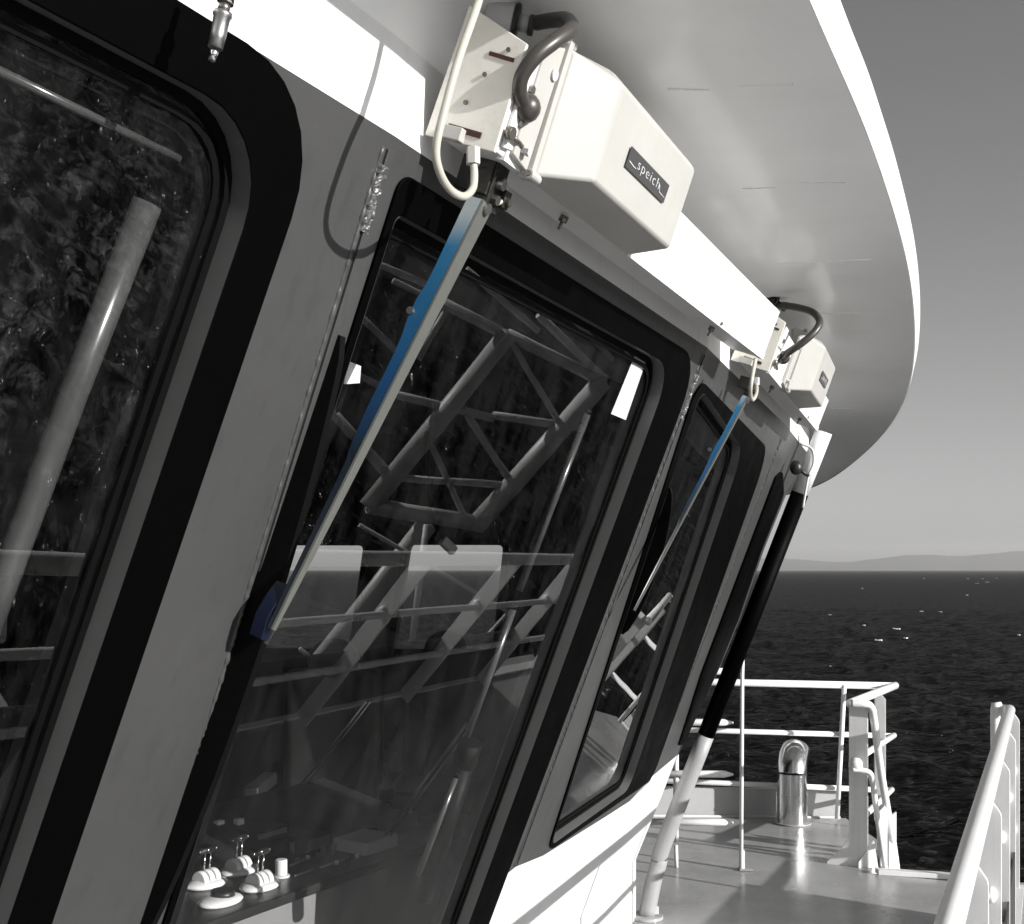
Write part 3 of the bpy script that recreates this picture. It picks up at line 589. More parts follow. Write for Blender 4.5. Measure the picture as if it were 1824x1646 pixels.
    lo = bpy.data.objects.new('lettering', me); COL.objects.link(lo); lo.parent = npz
    lw = .0011
    for pts in (((n0+.008, rr0+.0115), (n0+.030, rr0+.0095), (n0+.043, rr0+.0095)), ((n1-.046, rr0+.020), (n1-.038, rr0+.010), (n1-.008, rr0+.0085))):
        MB().tube([C(a, b, wn+.0016) for a, b in pts], lw, 5).build('rule', 'print', npz)
    # screws and drain plugs below the housing
    for sa, ra, wa in ((.30, r0+.005, w1+.005), (L*.72, r0+.004, w1+.004)):
        screw(W, C(s0+sa, ra, wa), pl.N, .0045, .005)
        MB().tube([C(s0+sa+.05, r0-.004, w1-.03), C(s0+sa+.05, r0-.016, w1-.032)], .008, 8).build('drain_plug', 'bolt', W)
        MB().tube([C(s0+sa+.05, r0-.016, w1-.032), C(s0+sa+.05, r0-.030, w1-.034)], .003, 6).build('drain_pin', 'bolt', W)
    # pivot bracket
    pv = V(pl.loc(pl.bp(*pivot_px, .075)))
    q_ = 1.0 if clamp else .6
    mb = MB(); mb.box(C(pv.x, pv.y+.018, .072), pl.d, pl.R, pl.N, .020*q_, .040*q_, .012); mb.box(C(pv.x+.020*q_, pv.y+.006, .082), pl.d, pl.R, pl.N, .010*q_, .014*q_, .014); mb.box(C(pv.x-.018*q_, pv.y+.03, .05), pl.d, pl.R, pl.N, .006, .032*q_, .03*q_)
    mb.build('pivot_bracket', 'dark_metal', W, bevel=.002)
    screw(W, C(pv.x-.004, pv.y+.022, .084), pl.N, .008, .012, 'steeld', 'pivot_bolt', 12); screw(W, C(pv.x-.004, pv.y-.002, .084), pl.N, .008, .010, 'bolt', 'pivot_bolt', 10); screw(W, C(pv.x+.022, pv.y+.004, .096), pl.N, .007, .006, 'bolt', 'pivot_bolt', 12)
    MB().tube(spline([C(pv.x+.0, pv.y+.032, .09), C(pv.x+.014, pv.y+.022, .092), C(pv.x+.014, pv.y+.004, .092), C(pv.x+.002, pv.y-.006, .09)], 5), .0035, 8).build('spring_clip', 'cream', W)
    # arm: light front flange, blue web standing behind it
    A = V(pl.loc(pl.bp(*pivot_px, .095))); B = V(pl.loc(pl.bp(*arm_end_px, .075)))
    A.y -= .012
    nseg = 24; fl = []; web = []; ASC = 1.0 if clamp else .62
    for i in range(nseg+1):
        t = i/nseg; c = A.lerp(B, t); hw = (.017*(1-t) + .0065*t)*ASC
        if t > .93: hw *= .85
        along = V((B.x-A.x, B.y-A.y, 0)).normalized(); side = V((along.y, -along.x, 0))
        if side.x < 0: side = -side
        wd = ASC*(.026*(1-t) + .010*t) * (1.0 + .30*math.exp(-((t-.27)/.045)**2) + .12*math.exp(-((t-.50)/.06)**2)) * (0.75 if t > .62 else 1)
        cL = c - side*hw; cR = c + side*hw
        fl.append([C(cL.x, cL.y, c.z-.002), C(cR.x, cR.y, c.z-.004), C(cR.x, cR.y, c.z+.001), C(cL.x, cL.y, c.z+.002)])
        web.append([C(cL.x, cL.y, c.z-.003), C(cL.x+.0025, cL.y, c.z-.003), C(cL.x+.0025, cL.y, c.z-wd), C(cL.x-.002, cL.y, c.z-wd)])
    for nm, rws, mm in (('arm_flange', fl, 'armgrey'), ('arm_web', web, ARMBLUE)):
        mb = MB(); vs = [p for r in rws for p in r]; mb.add(vs, [(i*4+j, (i+1)*4+j, (i+1)*4+(j+1) % 4, i*4+(j+1) % 4) for i in range(nseg) for j in range(4)] + [(3, 2, 1, 0), (nseg*4, nseg*4+1, nseg*4+2, nseg*4+3)]); mb.build(nm, mm, W)
    screw(W, C(A.x-.002, A.y-.006, A.z+.002), pl.N, .009, .005, 'steeld', 'arm_bolt', 14)
    t = .27; c = A.lerp(B, t); screw(W, C(c.x-.016, c.y, c.z-.026), -pl.d, .006, .006, 'steeld', 'arm_bolt', 10)
    # blade with its carrier bar
    bt = V(pl.loc(pl.bp(*blade_px[0], .012))); bb = V(pl.loc(pl.bp(*blade_px[1], .012)))
    mb = MB(); al = V((bb.x-bt.x, bb.y-bt.y, 0)).normalized(); sd_ = V((-al.y, al.x, 0))
    n = 30; vs = []
    for i in range(n+1):
        t = i/n; c = bt.lerp(bb, t); dep = .010 + .040*math.sin(math.pi*min(1, max(0, t)))**.6
        for (ss, ww) in ((-.004, -.028), (.004, -.028), (.007, dep), (-.007, dep)): vs.append(C(c.x + sd_.x*ss, c.y + sd_.y*ss, ww))
    mb.add(vs, [(i*4+j, (i+1)*4+j, (i+1)*4+(j+1) % 4, i*4+(j+1) % 4) for i in range(n) for j in range(4)] + [(3, 2, 1, 0), (n*4, n*4+1, n*4+2, n*4+3)]); mb.build('wiper_blade', 'rubber', W)
    if clamp:
        cx = V(pl.loc(pl.bp(490, 1090, .06))); al3 = (B-A); al3 = V((al3.x, al3.y, 0)).normalized(); sd2 = V((al3.y, -al3.x, 0)); sd2 = sd2 if sd2.x < 0 else -sd2
        def cc(a, b, w): q = cx + al3*a + sd2*b; return C(q.x, q.y, w)
        mb = MB(); mb.prism([cc(-.046, -.006, .040), cc(.046, -.006, .040), cc(.046, .008, .040), cc(.012, .017, .040), cc(-.020, .012, .040), cc(-.046, .002, .040)], pl.N*.024); mb.build('blade_clamp', 'navy', W, bevel=.001)
        screw(W, cc(.0, .004, .064), pl.N, .0055, .005, 'steeld', 'clamp_bolt', 6)
        mb = MB(); mb.prism([cc(-.044, -.0065, .062), cc(.050, -.0065, .062), cc(.050, -.0085, .062), cc(-.044, -.0085, .062)], pl.N*.006); mb.build('clamp_edge', 'steeld', W)
    # washer hose hanging off the end, and its fitting
    hp = spline([pl.bp(u, v, w) for u, v, w in hose_px], 7)
    MB().tube(hp, hose_r(hose_px), 12).build('hose', 'hose', W)
    e = hp[-1]; MB().tube([e - V((0, 0, .004)), e + V((0, 0, .020))], .0105*hose_px[-1][2]/hose_px[-1][2], 6, sm=False).build('hose_fitting', 'cream', W)
    # rubber cable from the motor up to the gland on the soffit
    g = pl.bp(*grommet_px); print('grommet', g)
    gp = [V(at(u, v, g.y + Y)) for u, v, Y in cable_px]
    MB().tube(spline([g] + gp, 7), CR[0], 12).build('cable', 'cable', W)
    MB().ball(g, CR[0]*1.9).build('grommet', 'cable', W)
    return W
def hose_r(h): return .0056
CR = [.0115]
def arm_mat():  # bare metal arm; its blue sky reflection is painted in as a height ramp
    m = mat('arm_blue_sky', (0.012, 0.13, 0.30), 0.33, var=0.15, vscale=14); t = m.node_tree; b = t.nodes['Principled BSDF']
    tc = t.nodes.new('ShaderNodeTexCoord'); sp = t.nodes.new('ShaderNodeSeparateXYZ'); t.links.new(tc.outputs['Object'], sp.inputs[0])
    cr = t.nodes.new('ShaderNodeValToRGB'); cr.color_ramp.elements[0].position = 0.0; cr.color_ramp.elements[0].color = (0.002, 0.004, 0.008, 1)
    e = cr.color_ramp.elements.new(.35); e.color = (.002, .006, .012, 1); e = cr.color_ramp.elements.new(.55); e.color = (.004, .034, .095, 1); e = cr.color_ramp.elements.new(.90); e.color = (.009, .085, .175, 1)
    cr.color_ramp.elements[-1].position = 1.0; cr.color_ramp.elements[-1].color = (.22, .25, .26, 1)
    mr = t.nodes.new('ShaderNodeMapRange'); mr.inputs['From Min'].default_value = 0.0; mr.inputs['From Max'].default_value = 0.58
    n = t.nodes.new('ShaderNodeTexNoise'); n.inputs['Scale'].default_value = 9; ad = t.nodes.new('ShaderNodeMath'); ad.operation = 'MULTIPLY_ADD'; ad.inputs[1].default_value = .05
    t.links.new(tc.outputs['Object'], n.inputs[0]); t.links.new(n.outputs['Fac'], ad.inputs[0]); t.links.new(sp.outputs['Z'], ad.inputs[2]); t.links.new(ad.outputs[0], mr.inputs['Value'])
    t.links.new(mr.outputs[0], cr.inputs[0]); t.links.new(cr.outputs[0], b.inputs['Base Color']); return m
ARMBLUE = arm_mat()
w_1 = wiper(P2, -1.58, 1.815, 'near wiper unit with cream motor box, nameplate and long blue arm over the middle window', (872, 352), (487, 1122), ((613, 600), (255, 1680)),
      [(870, -60, .105), (850, 10, .12), (817, 105, .14), (793, 190, .15), (777, 262, .155), (783, 306, .16), (802, 338, .16), (826, 350, .155), (842, 336, .13), (845, 312, .115), (843, 288, .105)],
      (938, 192, .122), [(926, 168, -.03), (930, 135, -.05), (955, 100, -.06), (990, 72, -.05), (1017, 52, -.02), (1010, 36, .03), (985, 36, .07), (955, 41, .10)])
w_2 = wiper(P3, 0.36, 1.62, 'far wiper unit with small cream motor box and short blue arm over the third window', (1334, 703), (1131, 1088), ((1196, 870), (1112, 1130)),
      [(1346, 640, .13), (1341, 665, .15), (1337, 690, .16), (1337, 706, .16), (1341, 712, .155), (1346, 704, .14), (1348, 694, .12), (1347, 684, .10)],
      (1395, 637, .122), [(1404, 628, -.05), (1430, 610, -.08), (1452, 590, -.08), (1460, 572, -.06), (1448, 557, -.03), (1425, 549, .0), (1392, 543, .04)], clamp=False, box_shift=.26)
# cable glands on the soffit
def gland(u0, v0, u1, v1, Y, r, label):
    G = empty('cable_gland', at(u0, v0, Y), label=label, cat='cable gland', group='cable glands on the overhang')
    a = at(u0, v0, Y); b = at(u1, v1, Y); d = (b-a)
    MB().tube([a - d*.6, a + d*.75], r, 20).build('body', 'gland' if r > .025 else 'dark_metal', G, bevel=.003)
    MB().tube([a + d*.75, a + d], r*1.08, 20).build('ring', 'dark_metal', G, bevel=.003)
    MB().tube([b, b + d*.55], r*.5, 14).build('neck', 'gland' if r > .025 else 'cable', G)
    MB().tube([b + d*.5, b + d*.75], r*.62, 12).build('nut', 'cable', G)
    return G
gland(888, 32, 924, 40, 1.79, .026, 'large grey cable gland on the overhang above the near wiper')
gland(1362, 530, 1384, 541, 3.72, .022, 'small dark cable gland on the overhang above the far wiper')
# nozzle hanging over the near window
Np = empty('washer_nozzle', at(392, 30, 1.20), label='steel washer nozzle hanging over the top of the near window', cat='nozzle')
a = at(408, -40, 1.20); b = at(394, 22, 1.20); c = at(396, 20, 1.2)
MB().tube([at(410, -60, 1.2), at(402, 2, 1.2)], .0045, 10).build('pipe', 'steel', Np)
MB().tube([at(406, -14, 1.2), at(401, 6, 1.2)], .009, 14).build('collar', 'steel', Np)
MB().tube([at(401, 6, 1.2), at(397, 22, 1.2)], .0065, 10).build('neck', 'bolt', Np)
MB().tube([at(397, 22, 1.2), at(396, 28, 1.2), at(395, 32, 1.2), at(389, 62, 1.2), at(383, 86, 1.2)], [.010, .0105, .009, .0082, .0080], 16).build('body', 'steeld', Np)
MB().tube([at(383, 88, 1.2), at(382, 92, 1.2), at(376.5, 108, 1.2)], [.003, .0045, .004], 10).build('tip', 'steel', Np)

# crumpled sealant tape at the pillar heads
for pl, pr, J, za, zb_ in ((P1, P2, J12, .495, .592), (P2, P3, J23, .43, .56)):
    mb = MB(); nu, nv = 9, 40; vs = []
    for i in range(nv):
        for j in range(nu):
            z = za + (zb_-za)*i/(nv-1); a = (j/(nu-1) - .5)*.024; base = J(z) + (pl.d if a < 0 else pr.d)*(a*(1 + .3*noise.noise(V((i*.35, 0, za))))) - pl.d*.006
            h = .004 + .006*abs(noise.noise(V((i*.30, j*.5, za*9)))) + .002*noise.noise(V((i*.8, j*.9, 5)))
            if j in (0, nu-1) or i in (0, nv-1): h = -.002
            vs.append(base + pl.N*h)
    mb.add(vs, [(i*nu+j, (i+1)*nu+j, (i+1)*nu+j+1, i*nu+j+1) for i in range(nv-1) for j in range(nu-1)], False)
    o = mb.build('sealant_tape', 'tape', WH); o['label'] = 'crumpled shiny tape at the head of a pillar'

# ================================================================== support pole
pole = empty('support_pole', (0.72, 5.85, ZD), label='slanting support pole painted black above and white below, standing on the deck beside the wheelhouse', cat='pole')
pb = at(1152, 1632, 5.80); pk = at(1172, 1530, 5.82); pt = at(1429, 868, 5.52); split = pk.lerp(pt, .345); sp2 = pk.lerp(pt, .985)
top_ = pk + (pt-pk)*1.14
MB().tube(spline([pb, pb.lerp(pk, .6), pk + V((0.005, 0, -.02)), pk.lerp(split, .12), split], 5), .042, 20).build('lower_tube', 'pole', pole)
MB().tube([split, sp2], .0425, 20).build('upper_tube', 'black', pole)
MB().tube([sp2, top_], .042, 20).build('head_tube', 'white', pole)
MB().tube([V((pb.x, pb.y, ZD+.001)), V((pb.x, pb.y, ZD+.018))], .085, 24).build('foot_flange', 'deck', pole, bevel=.003)
MB().tube([V((pb.x, pb.y, ZD+.018)), V((pb.x, pb.y, ZD+.06))], .030, 16).build('foot_pin', 'steeld', pole)
MB().box((pb.x+.03, pb.y-.01, ZD+.045), (1, 0, 0), (0, 1, 0), (0, 0, 1), .03, .012, .02).build('foot_clamp', 'gland', pole, bevel=.003)
# lead lamp cable and hook by the pole head
MB().tube(spline([at(1425, 790, 5.3), at(1446, 800, 5.3), at(1449, 825, 5.3), at(1441, 845, 5.3), at(1436, 870, 5.3), at(1430, 905, 5.3)], 5), .006, 8).build('lead_wire', 'gland', pole)
MB().tube([at(1418, 833, 5.3), at(1441, 848, 5.3)], .009, 8).build('hook_bar', 'dark_metal', pole)
MB().ball(at(1418, 833, 5.3), (.03, .03, .035)).build('hook_block', 'dark_metal', pole)

# ================================================================== wing rails
def rail_thing(name, loc, label, cat='railing', group=None): return empty(name, loc, label=label, cat=cat, group=group)
R1 = rail_thing('deck_railing', (2.34, 8.09, ZD), 'white three-bar railing along the far edge of the side deck, with a slanting corner return')
zr = (-.81, -1.155, -1.52)
rails_end = [(at(1592, 1222, 8.09), at(1514, 1253, 6.85)), (at(1590, 1311, 8.09), at(1530, 1350, 6.85)), (at(1586, 1408, 8.09), at(1530, 1462, 6.85))]
for i, z in enumerate(zr):
    e1, e2 = rails_end[i]; x0 = at(1150, HV, 8.14); st = V((x0.x - .6, 8.2, z+.012)); r = .026 if i == 0 else .0195
    MB().tube([st, V((e1.x, 8.09, e1.z))], r, 14).build('rail', 'white', R1)
    e2b = e2 if i != 1 else e2
    MB().tube([V((e1.x, 8.09, e1.z)) + V((.02, .03, 0)), e2b], r*1.05, 14).build('rail', 'white', R1)
for u0, u1 in ((1504, 1491),):
    MB().tube([at(u0, 1220, 8.09), at(u1, 1458, 8.05)], .017, 12).build('post', 'white', R1)
x = at(1170, 1460, 8.09)
MB().tube([V((x.x-.35, 8.13, ZD)), V((x.x-.35, 8.13, zr[0])), ], .017, 12).build('post', 'white', R1)
def tilt(u, v, Y, u0, nr=V((-.40, -.917, 0))):
    p0 = at(u0, HV, Y); r = ray(u, v); return r * (nr.dot(p0)/nr.dot(r))
Y = 6.80
fl = [(1512, 1250), (1546, 1250), (1546, 1556), (1470, 1546), (1474, 1536), (1496, 1518), (1508, 1500), (1512, 1486)]
fl = [(1512, 1250), (1546, 1250), (1546, 1553), (1471, 1543), (1473, 1534), (1497, 1514), (1509, 1496), (1512, 1480)]
MB().prism([tilt(u, v, Y, 1530) for u, v in fl], (.006, .015, 0)).build('post', 'white', R1, bevel=.003)
MB().prism([tilt(u, v, 7.75, 1568) for u, v in ((1558, 1240), (1570, 1236), (1578, 1246), (1578, 1462), (1558, 1462))], (0, .016, 0)).build('post', 'white', R1, bevel=.003)
# stair rails going down over the edge
S1 = rail_thing('stair_handrail', (2.3, 7.0, ZD), 'pair of white bent pipe handrails of the stair going down beside the flared post', 'handrail')
MB().tube(spline([at(1516, 1253, 6.76), at(1538, 1254, 6.75), at(1551, 1259, 6.76), at(1557, 1285, 6.80), at(1570, 1380, 6.95), at(1590, 1500, 7.12), at(1600, 1575, 7.22)], 6), .023, 14).build('upper_rail', 'white', S1)
MB().tube(spline([at(1517, 1370, 6.74), at(1535, 1372, 6.74), at(1549, 1377, 6.74), at(1554, 1392, 6.76), at(1562, 1450, 6.84), at(1574, 1530, 6.95), at(1581, 1575, 7.02)], 6), .017, 14).build('lower_rail', 'white', S1)
MB().ball(at(1524, 1362, 6.76), .045, 8, 5).build('bracket', 'white', S1)
ST = rail_thing('stair_stringer', (2.3, 6.9, ZD), 'white stair side plates standing at the edge of the deck opening', 'stair')
MB().prism([at(u, v, 6.78) for u, v in ((1529, 1562), (1529, 1536), (1557, 1497), (1562, 1530), (1568, 1562))], (0, .02, 0)).build('side_plate', 'white', ST, bevel=.003)
MB().prism([at(u, v, 7.1) for u, v in ((1583, 1455), (1597, 1446), (1597, 1562), (1583, 1562))], (0, .02, 0)).build('side_plate', 'white', ST, bevel=.003)
MB().prism([at(u, v, 7.0) for u, v in ((1566, 1445), (1575, 1436), (1581, 1446), (1581, 1570), (1569, 1570))], (0, .06, 0)).build('side_plate', 'white', ST, bevel=.003)
MB().abox(2.2, 2.75, 6.72, 7.9, ZD-.42, ZD-.40).build('stair_tread', 'deck', ST)
# short barred gate frame by the cabin
G1 = rail_thing('barred_gate', (1.0, 6.78, ZD), 'short white barred gate with four pointed bars beside the support pole', 'gate')
for v in (1195, 1286, 1378, 1464):
    a = at(1150, v, 6.78); b = at(1290, v+1, 6.78); c = at(1306, v+1.5, 6.78)
    MB().tube([a, b, c], [.021, .021, .006], 12).build('bar', 'white', G1)
MB().tube([at(1204, 1170, 6.80), at(1204, 1500, 6.80)], .017, 12).build('stile', 'white', G1)
MB().tube([at(1204, 1505, 6.79), at(1205, 1545, 6.79)], [.012, .012], 10).build('stile_foot', 'white', G1)
PO = rail_thing('flag_staff', (1.373, 6.73, ZD), 'thin white upright rod standing on the deck between the support pole and the steel vent', 'post')
MB().tube([V((1.373, 6.73, ZD+.005)), at(1322, 1200, 6.73), at(1325, 1166, 6.73)], [.013, .012, .005], 10).build('rod', 'white', PO)
MB().box((1.385, 6.73, ZD+.06), (1, 0, 0), (0, 1, 0), (0, 0, 1), .008, .012, .06).build('foot_bracket', 'white', PO)
MB().box((1.40, 6.73, ZD+.008), (1, 0, 0), (0, 1, 0), (0, 0, 1), .04, .03, .004).build('foot_plate', 'deck', PO)
# coaming along the deck edge
CO_ = empty('deck_coaming', (1.5, 8.17, ZD), label='low grey coaming plate along the far deck edge behind the steel vent', cat='coaming')
mb = MB(); mb.hexa([V((-3, 8.38, ZD+.001)), V((2.36, 8.16, ZD+.001)), V((2.36, 8.20, ZD+.001)), V((-3, 8.42, ZD+.001)), V((-3, 8.38, ZD+.25)), V((2.36, 8.16, ZD+.20)), V((2.36, 8.20, ZD+.20)), V((-3, 8.42, ZD+.25))]); mb.build('coaming_plate', 'coaming', CO_, bevel=.003)
MB().tube([(-3, 8.36, ZD+.004), (2.38, 8.14, ZD+.004)], .010, 8).build('coaming_weld', 'coaming', CO_)
# gooseneck vent
VN = empty('vent_pipe', (2.02, 7.95, ZD), label='polished stainless steel gooseneck vent pipe standing on the deck', cat='vent')
vb = onz(1411, 1466, ZD); r_ = .105
MB().tube([V((vb.x, vb.y, ZD+.001)), V((vb.x, vb.y, ZD+.20))], r_, 40, caps=False).build('lower_pipe', 'steel', VN)
MB().tube([V((vb.x, vb.y, ZD+.195)), V((vb.x, vb.y, ZD+.205))], r_*1.03, 40, caps=False).build('seam_ring', 'steel', VN)
MB().tube([V((vb.x, vb.y, ZD+.20)), V((vb.x, vb.y, ZD+.355))], r_, 40, caps=False).build('upper_pipe', 'steel', VN)
bd = V((.38, .925, 0)).normalized(); seg = [V((vb.x, vb.y, ZD+.353)) + bd*(1-math.cos(a))*.125 + V((0, 0, math.sin(a)*.125)) for a in (0, .42, .95, 1.5, 2.1)]
MB().tube(seg, r_*.99, 44, caps=False, sm=True).build('elbow', 'steel', VN)
MB().tube([seg[0] - V((0, 0, .004)), seg[0] + V((0, 0, .004))], r_*1.025, 40, caps=False).build('seam_ring', 'steel', VN)
MB().tube([V((vb.x, vb.y, ZD+.0005)), V((vb.x, vb.y, ZD+.012))], .135, 36).build('foot_ring', 'deck', VN)

# ================================================================== near rail on the right
NR = empty('side_railing', (2.0, 4.6, ZD), label='white tubular handrail on flat plate posts running along the right edge of the deck', cat='railing')
ra = V((2.835, 6.40, -.80)); rd = (V((.99, 2.54, -.80)) - ra); rd.normalize(); Lr = 8.6
perp = V((rd.y, -rd.x, 0)); perp = perp if perp.x > 0 else -perp
MB().tube([ra, ra + rd*Lr], .0315, 22).build('handrail', 'white', NR)
MB().tube(spline([ra, ra - rd*.03 - perp*.02, ra - rd*.045 - perp*.05 + V((0, 0, -.01)), ra - rd*.03 - perp*.075 + V((0, 0, -.06)), ra - perp*.07 + V((0.02, 0, -1.0))], 6), .027, 14).build('end_bend', 'white', NR)
for z in (-.33, -.66):
    MB().tube([ra + V((0, 0, z)), ra + rd*Lr + V((0, 0, z))], .017, 14).build('lower_rail', 'white', NR)
Rl = V((rd.x, rd.y, 0))
for Yp in (6.34, 5.6, 4.77, 3.93, 3.09, 2.25, 1.4, .5):
    c = ra + rd*((6.40-Yp)/-rd.y)
    prof = [(-.03, -.012), (.03, -.012), (.052, -.045), (.055, -.06), (.055, -1.12), (-.03, -1.12)]
    MB().prism([c + perp*a + V((0, 0, b)) for a, b in prof], rd*.012).build('post', 'white', NR, bevel=.002)
    MB().ball(c + perp*.02 + V((0, 0, -.33)) + rd*.02, (.022, .022, .03), 10, 6).build('rail_clip', 'white', NR)
    MB().ball(c + perp*.02 + V((0, 0, -.66)) + rd*.02, (.022, .022, .03), 10, 6).build('rail_clip', 'white', NR)
DE = MB(); DE.hexa([ra + perp*a + V((0, 0, -1.0 + b)) + (rd*Lr if e else V((0, 0, 0))) for b in (-.20, .012) for a, e in ((.02, 0), (.075, 0), (.075, 1), (.02, 1))]); DE.build('deck_edge_plate', 'white', NR)
tb0 = ra + rd*.80 + perp*.045; MB().hexa([tb0 + perp*a + V((0, 0, b)) + (rd*(Lr-.80) if e else V((0, 0, 0))) for b in (-1.0, -.60) for a, e in ((0, 0), (.008, 0), (.008, 1), (0, 1))]).build('toe_board', 'toe', NR)
EL = empty('deck_sill', (2.5, 6.55, ZD), label='narrow pale lip along the deck edge beside the stair', cat='deck lip')
MB().hexa([V((2.16, 6.62, ZD)), V((2.9, 6.43, ZD)), V((2.9, 6.49, ZD)), V((2.16, 6.68, ZD)), V((2.16, 6.62, ZD+.03)), V((2.9, 6.43, ZD+.03)), V((2.9, 6.49, ZD+.03)), V((2.16, 6.68, ZD+.03))]).build('lip_plate', 'white', EL, bevel=.003)

# ================================================================== what the panes mirror: crane on the lower deck
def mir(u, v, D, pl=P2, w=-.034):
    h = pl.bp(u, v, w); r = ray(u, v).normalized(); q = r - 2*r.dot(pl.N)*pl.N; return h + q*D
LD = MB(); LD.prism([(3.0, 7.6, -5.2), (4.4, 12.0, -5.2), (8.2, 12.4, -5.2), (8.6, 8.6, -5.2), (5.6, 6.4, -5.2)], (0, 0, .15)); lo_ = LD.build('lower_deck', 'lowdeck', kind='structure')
FD = MB(); FD.prism([(x, y, -4.6) for x, y in ((2.4, 4.6), (5.2, 3.4), (5.5, -3.0), (4.5, -12.0), (-5.5, -13.0), (-2.5, -3.5))], (0, 0, .15)); FD.build('bounce_deck', 'bounce_deck', kind='structure')  # unseen pale deck, added to bounce light up onto the soffit
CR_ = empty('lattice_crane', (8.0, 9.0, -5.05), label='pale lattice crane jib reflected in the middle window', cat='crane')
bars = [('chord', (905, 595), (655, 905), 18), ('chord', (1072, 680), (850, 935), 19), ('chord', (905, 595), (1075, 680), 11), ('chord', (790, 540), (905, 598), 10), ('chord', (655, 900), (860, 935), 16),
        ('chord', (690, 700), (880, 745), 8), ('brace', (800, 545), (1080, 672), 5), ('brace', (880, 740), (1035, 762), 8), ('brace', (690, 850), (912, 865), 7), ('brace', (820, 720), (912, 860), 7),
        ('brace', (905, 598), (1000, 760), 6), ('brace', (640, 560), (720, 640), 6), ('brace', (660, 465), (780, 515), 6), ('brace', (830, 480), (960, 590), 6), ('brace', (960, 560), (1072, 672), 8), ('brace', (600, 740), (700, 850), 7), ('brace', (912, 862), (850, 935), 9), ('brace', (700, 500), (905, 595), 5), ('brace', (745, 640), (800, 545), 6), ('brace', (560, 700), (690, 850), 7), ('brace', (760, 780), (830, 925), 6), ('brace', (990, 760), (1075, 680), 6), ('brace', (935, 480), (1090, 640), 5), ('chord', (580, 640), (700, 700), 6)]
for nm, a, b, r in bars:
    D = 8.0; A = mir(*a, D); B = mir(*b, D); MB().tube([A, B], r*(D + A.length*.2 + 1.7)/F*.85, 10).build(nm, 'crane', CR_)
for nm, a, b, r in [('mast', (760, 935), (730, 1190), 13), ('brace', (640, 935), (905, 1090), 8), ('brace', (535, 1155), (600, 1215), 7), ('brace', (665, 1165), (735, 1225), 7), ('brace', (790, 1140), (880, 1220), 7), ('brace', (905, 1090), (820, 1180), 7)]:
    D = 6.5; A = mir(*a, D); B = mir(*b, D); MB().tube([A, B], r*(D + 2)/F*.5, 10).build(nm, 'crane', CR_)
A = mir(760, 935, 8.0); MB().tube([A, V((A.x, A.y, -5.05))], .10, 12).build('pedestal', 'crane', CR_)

# ================================================================== inside the cabin
def inside(name, loc, label, cat, group=None): return empty(name, loc, label=label, cat=cat, group=group)
CZ = -.95
C0 = onz(350, 1646, CZ); C1 = onz(765, 1500, CZ); cdv = (C1-C0).normalized(); cin = V((-cdv.y, cdv.x, 0))
C0 = C0 - cdv*1.3; C1b = C1 + cdv*.25
CN = inside('bridge_console', (C1.x, C1.y, ZD), 'long grey control console with dark top behind the middle window', 'console')
mb = MB(); mb.hexa([C0 + V((0, 0, -.85)), C1b + V((0, 0, -.85)), C1b + cin*.75 + V((0, 0, -.85)), C0 + cin*.75 + V((0, 0, -.85)), C0 + V((0, 0, -.03)), C1b + V((0, 0, -.03)), C1b + cin*.75 + V((0, 0, -.03)), C0 + cin*.75 + V((0, 0, -.03))]); mb.build('cabinet', 'console', CN)
mb = MB(); mb.hexa([p + V((0, 0, z)) - cin*.015 for z in (-.03, 0) for p in (C0, C1b, C1b + cin*.78, C0 + cin*.78)]); mb.build('top_panel', 'consoletop', CN, bevel=.006)
mb = MB(); mb.hexa([C0 + cin*.35 + V((0, 0, 0.001)), C1b + cin*.30 + V((0, 0, .001)), C1b + cin*.7 + V((0, 0, .001)), C0 + cin*.7 + V((0, 0, .001)), C0 + cin*.42 + V((0, 0, .05)), C1b + cin*.37 + V((0, 0, .05)), C1b + cin*.7 + V((0, 0, .12)), C0 + cin*.7 + V((0, 0, .12))]); mb.build('raised_panel', 'consoletop', CN, bevel=.01)
for u0, v0, u1, v1 in ((525, 1560, 560, 1548), (570, 1545, 620, 1528), (515, 1542, 555, 1526)):
    MB().tube([onz(u0, v0, CZ+.004), onz(u1, v1, CZ+.004)], .004, 6).build('panel_strip', 'console', CN)
for u, v in ((575, 1525), (595, 1522), (520, 1520)):
    p = onz(u, v, CZ); MB().tube([p, p + V((0, 0, .035))], .008, 8).build('toggle', 'console', CN)
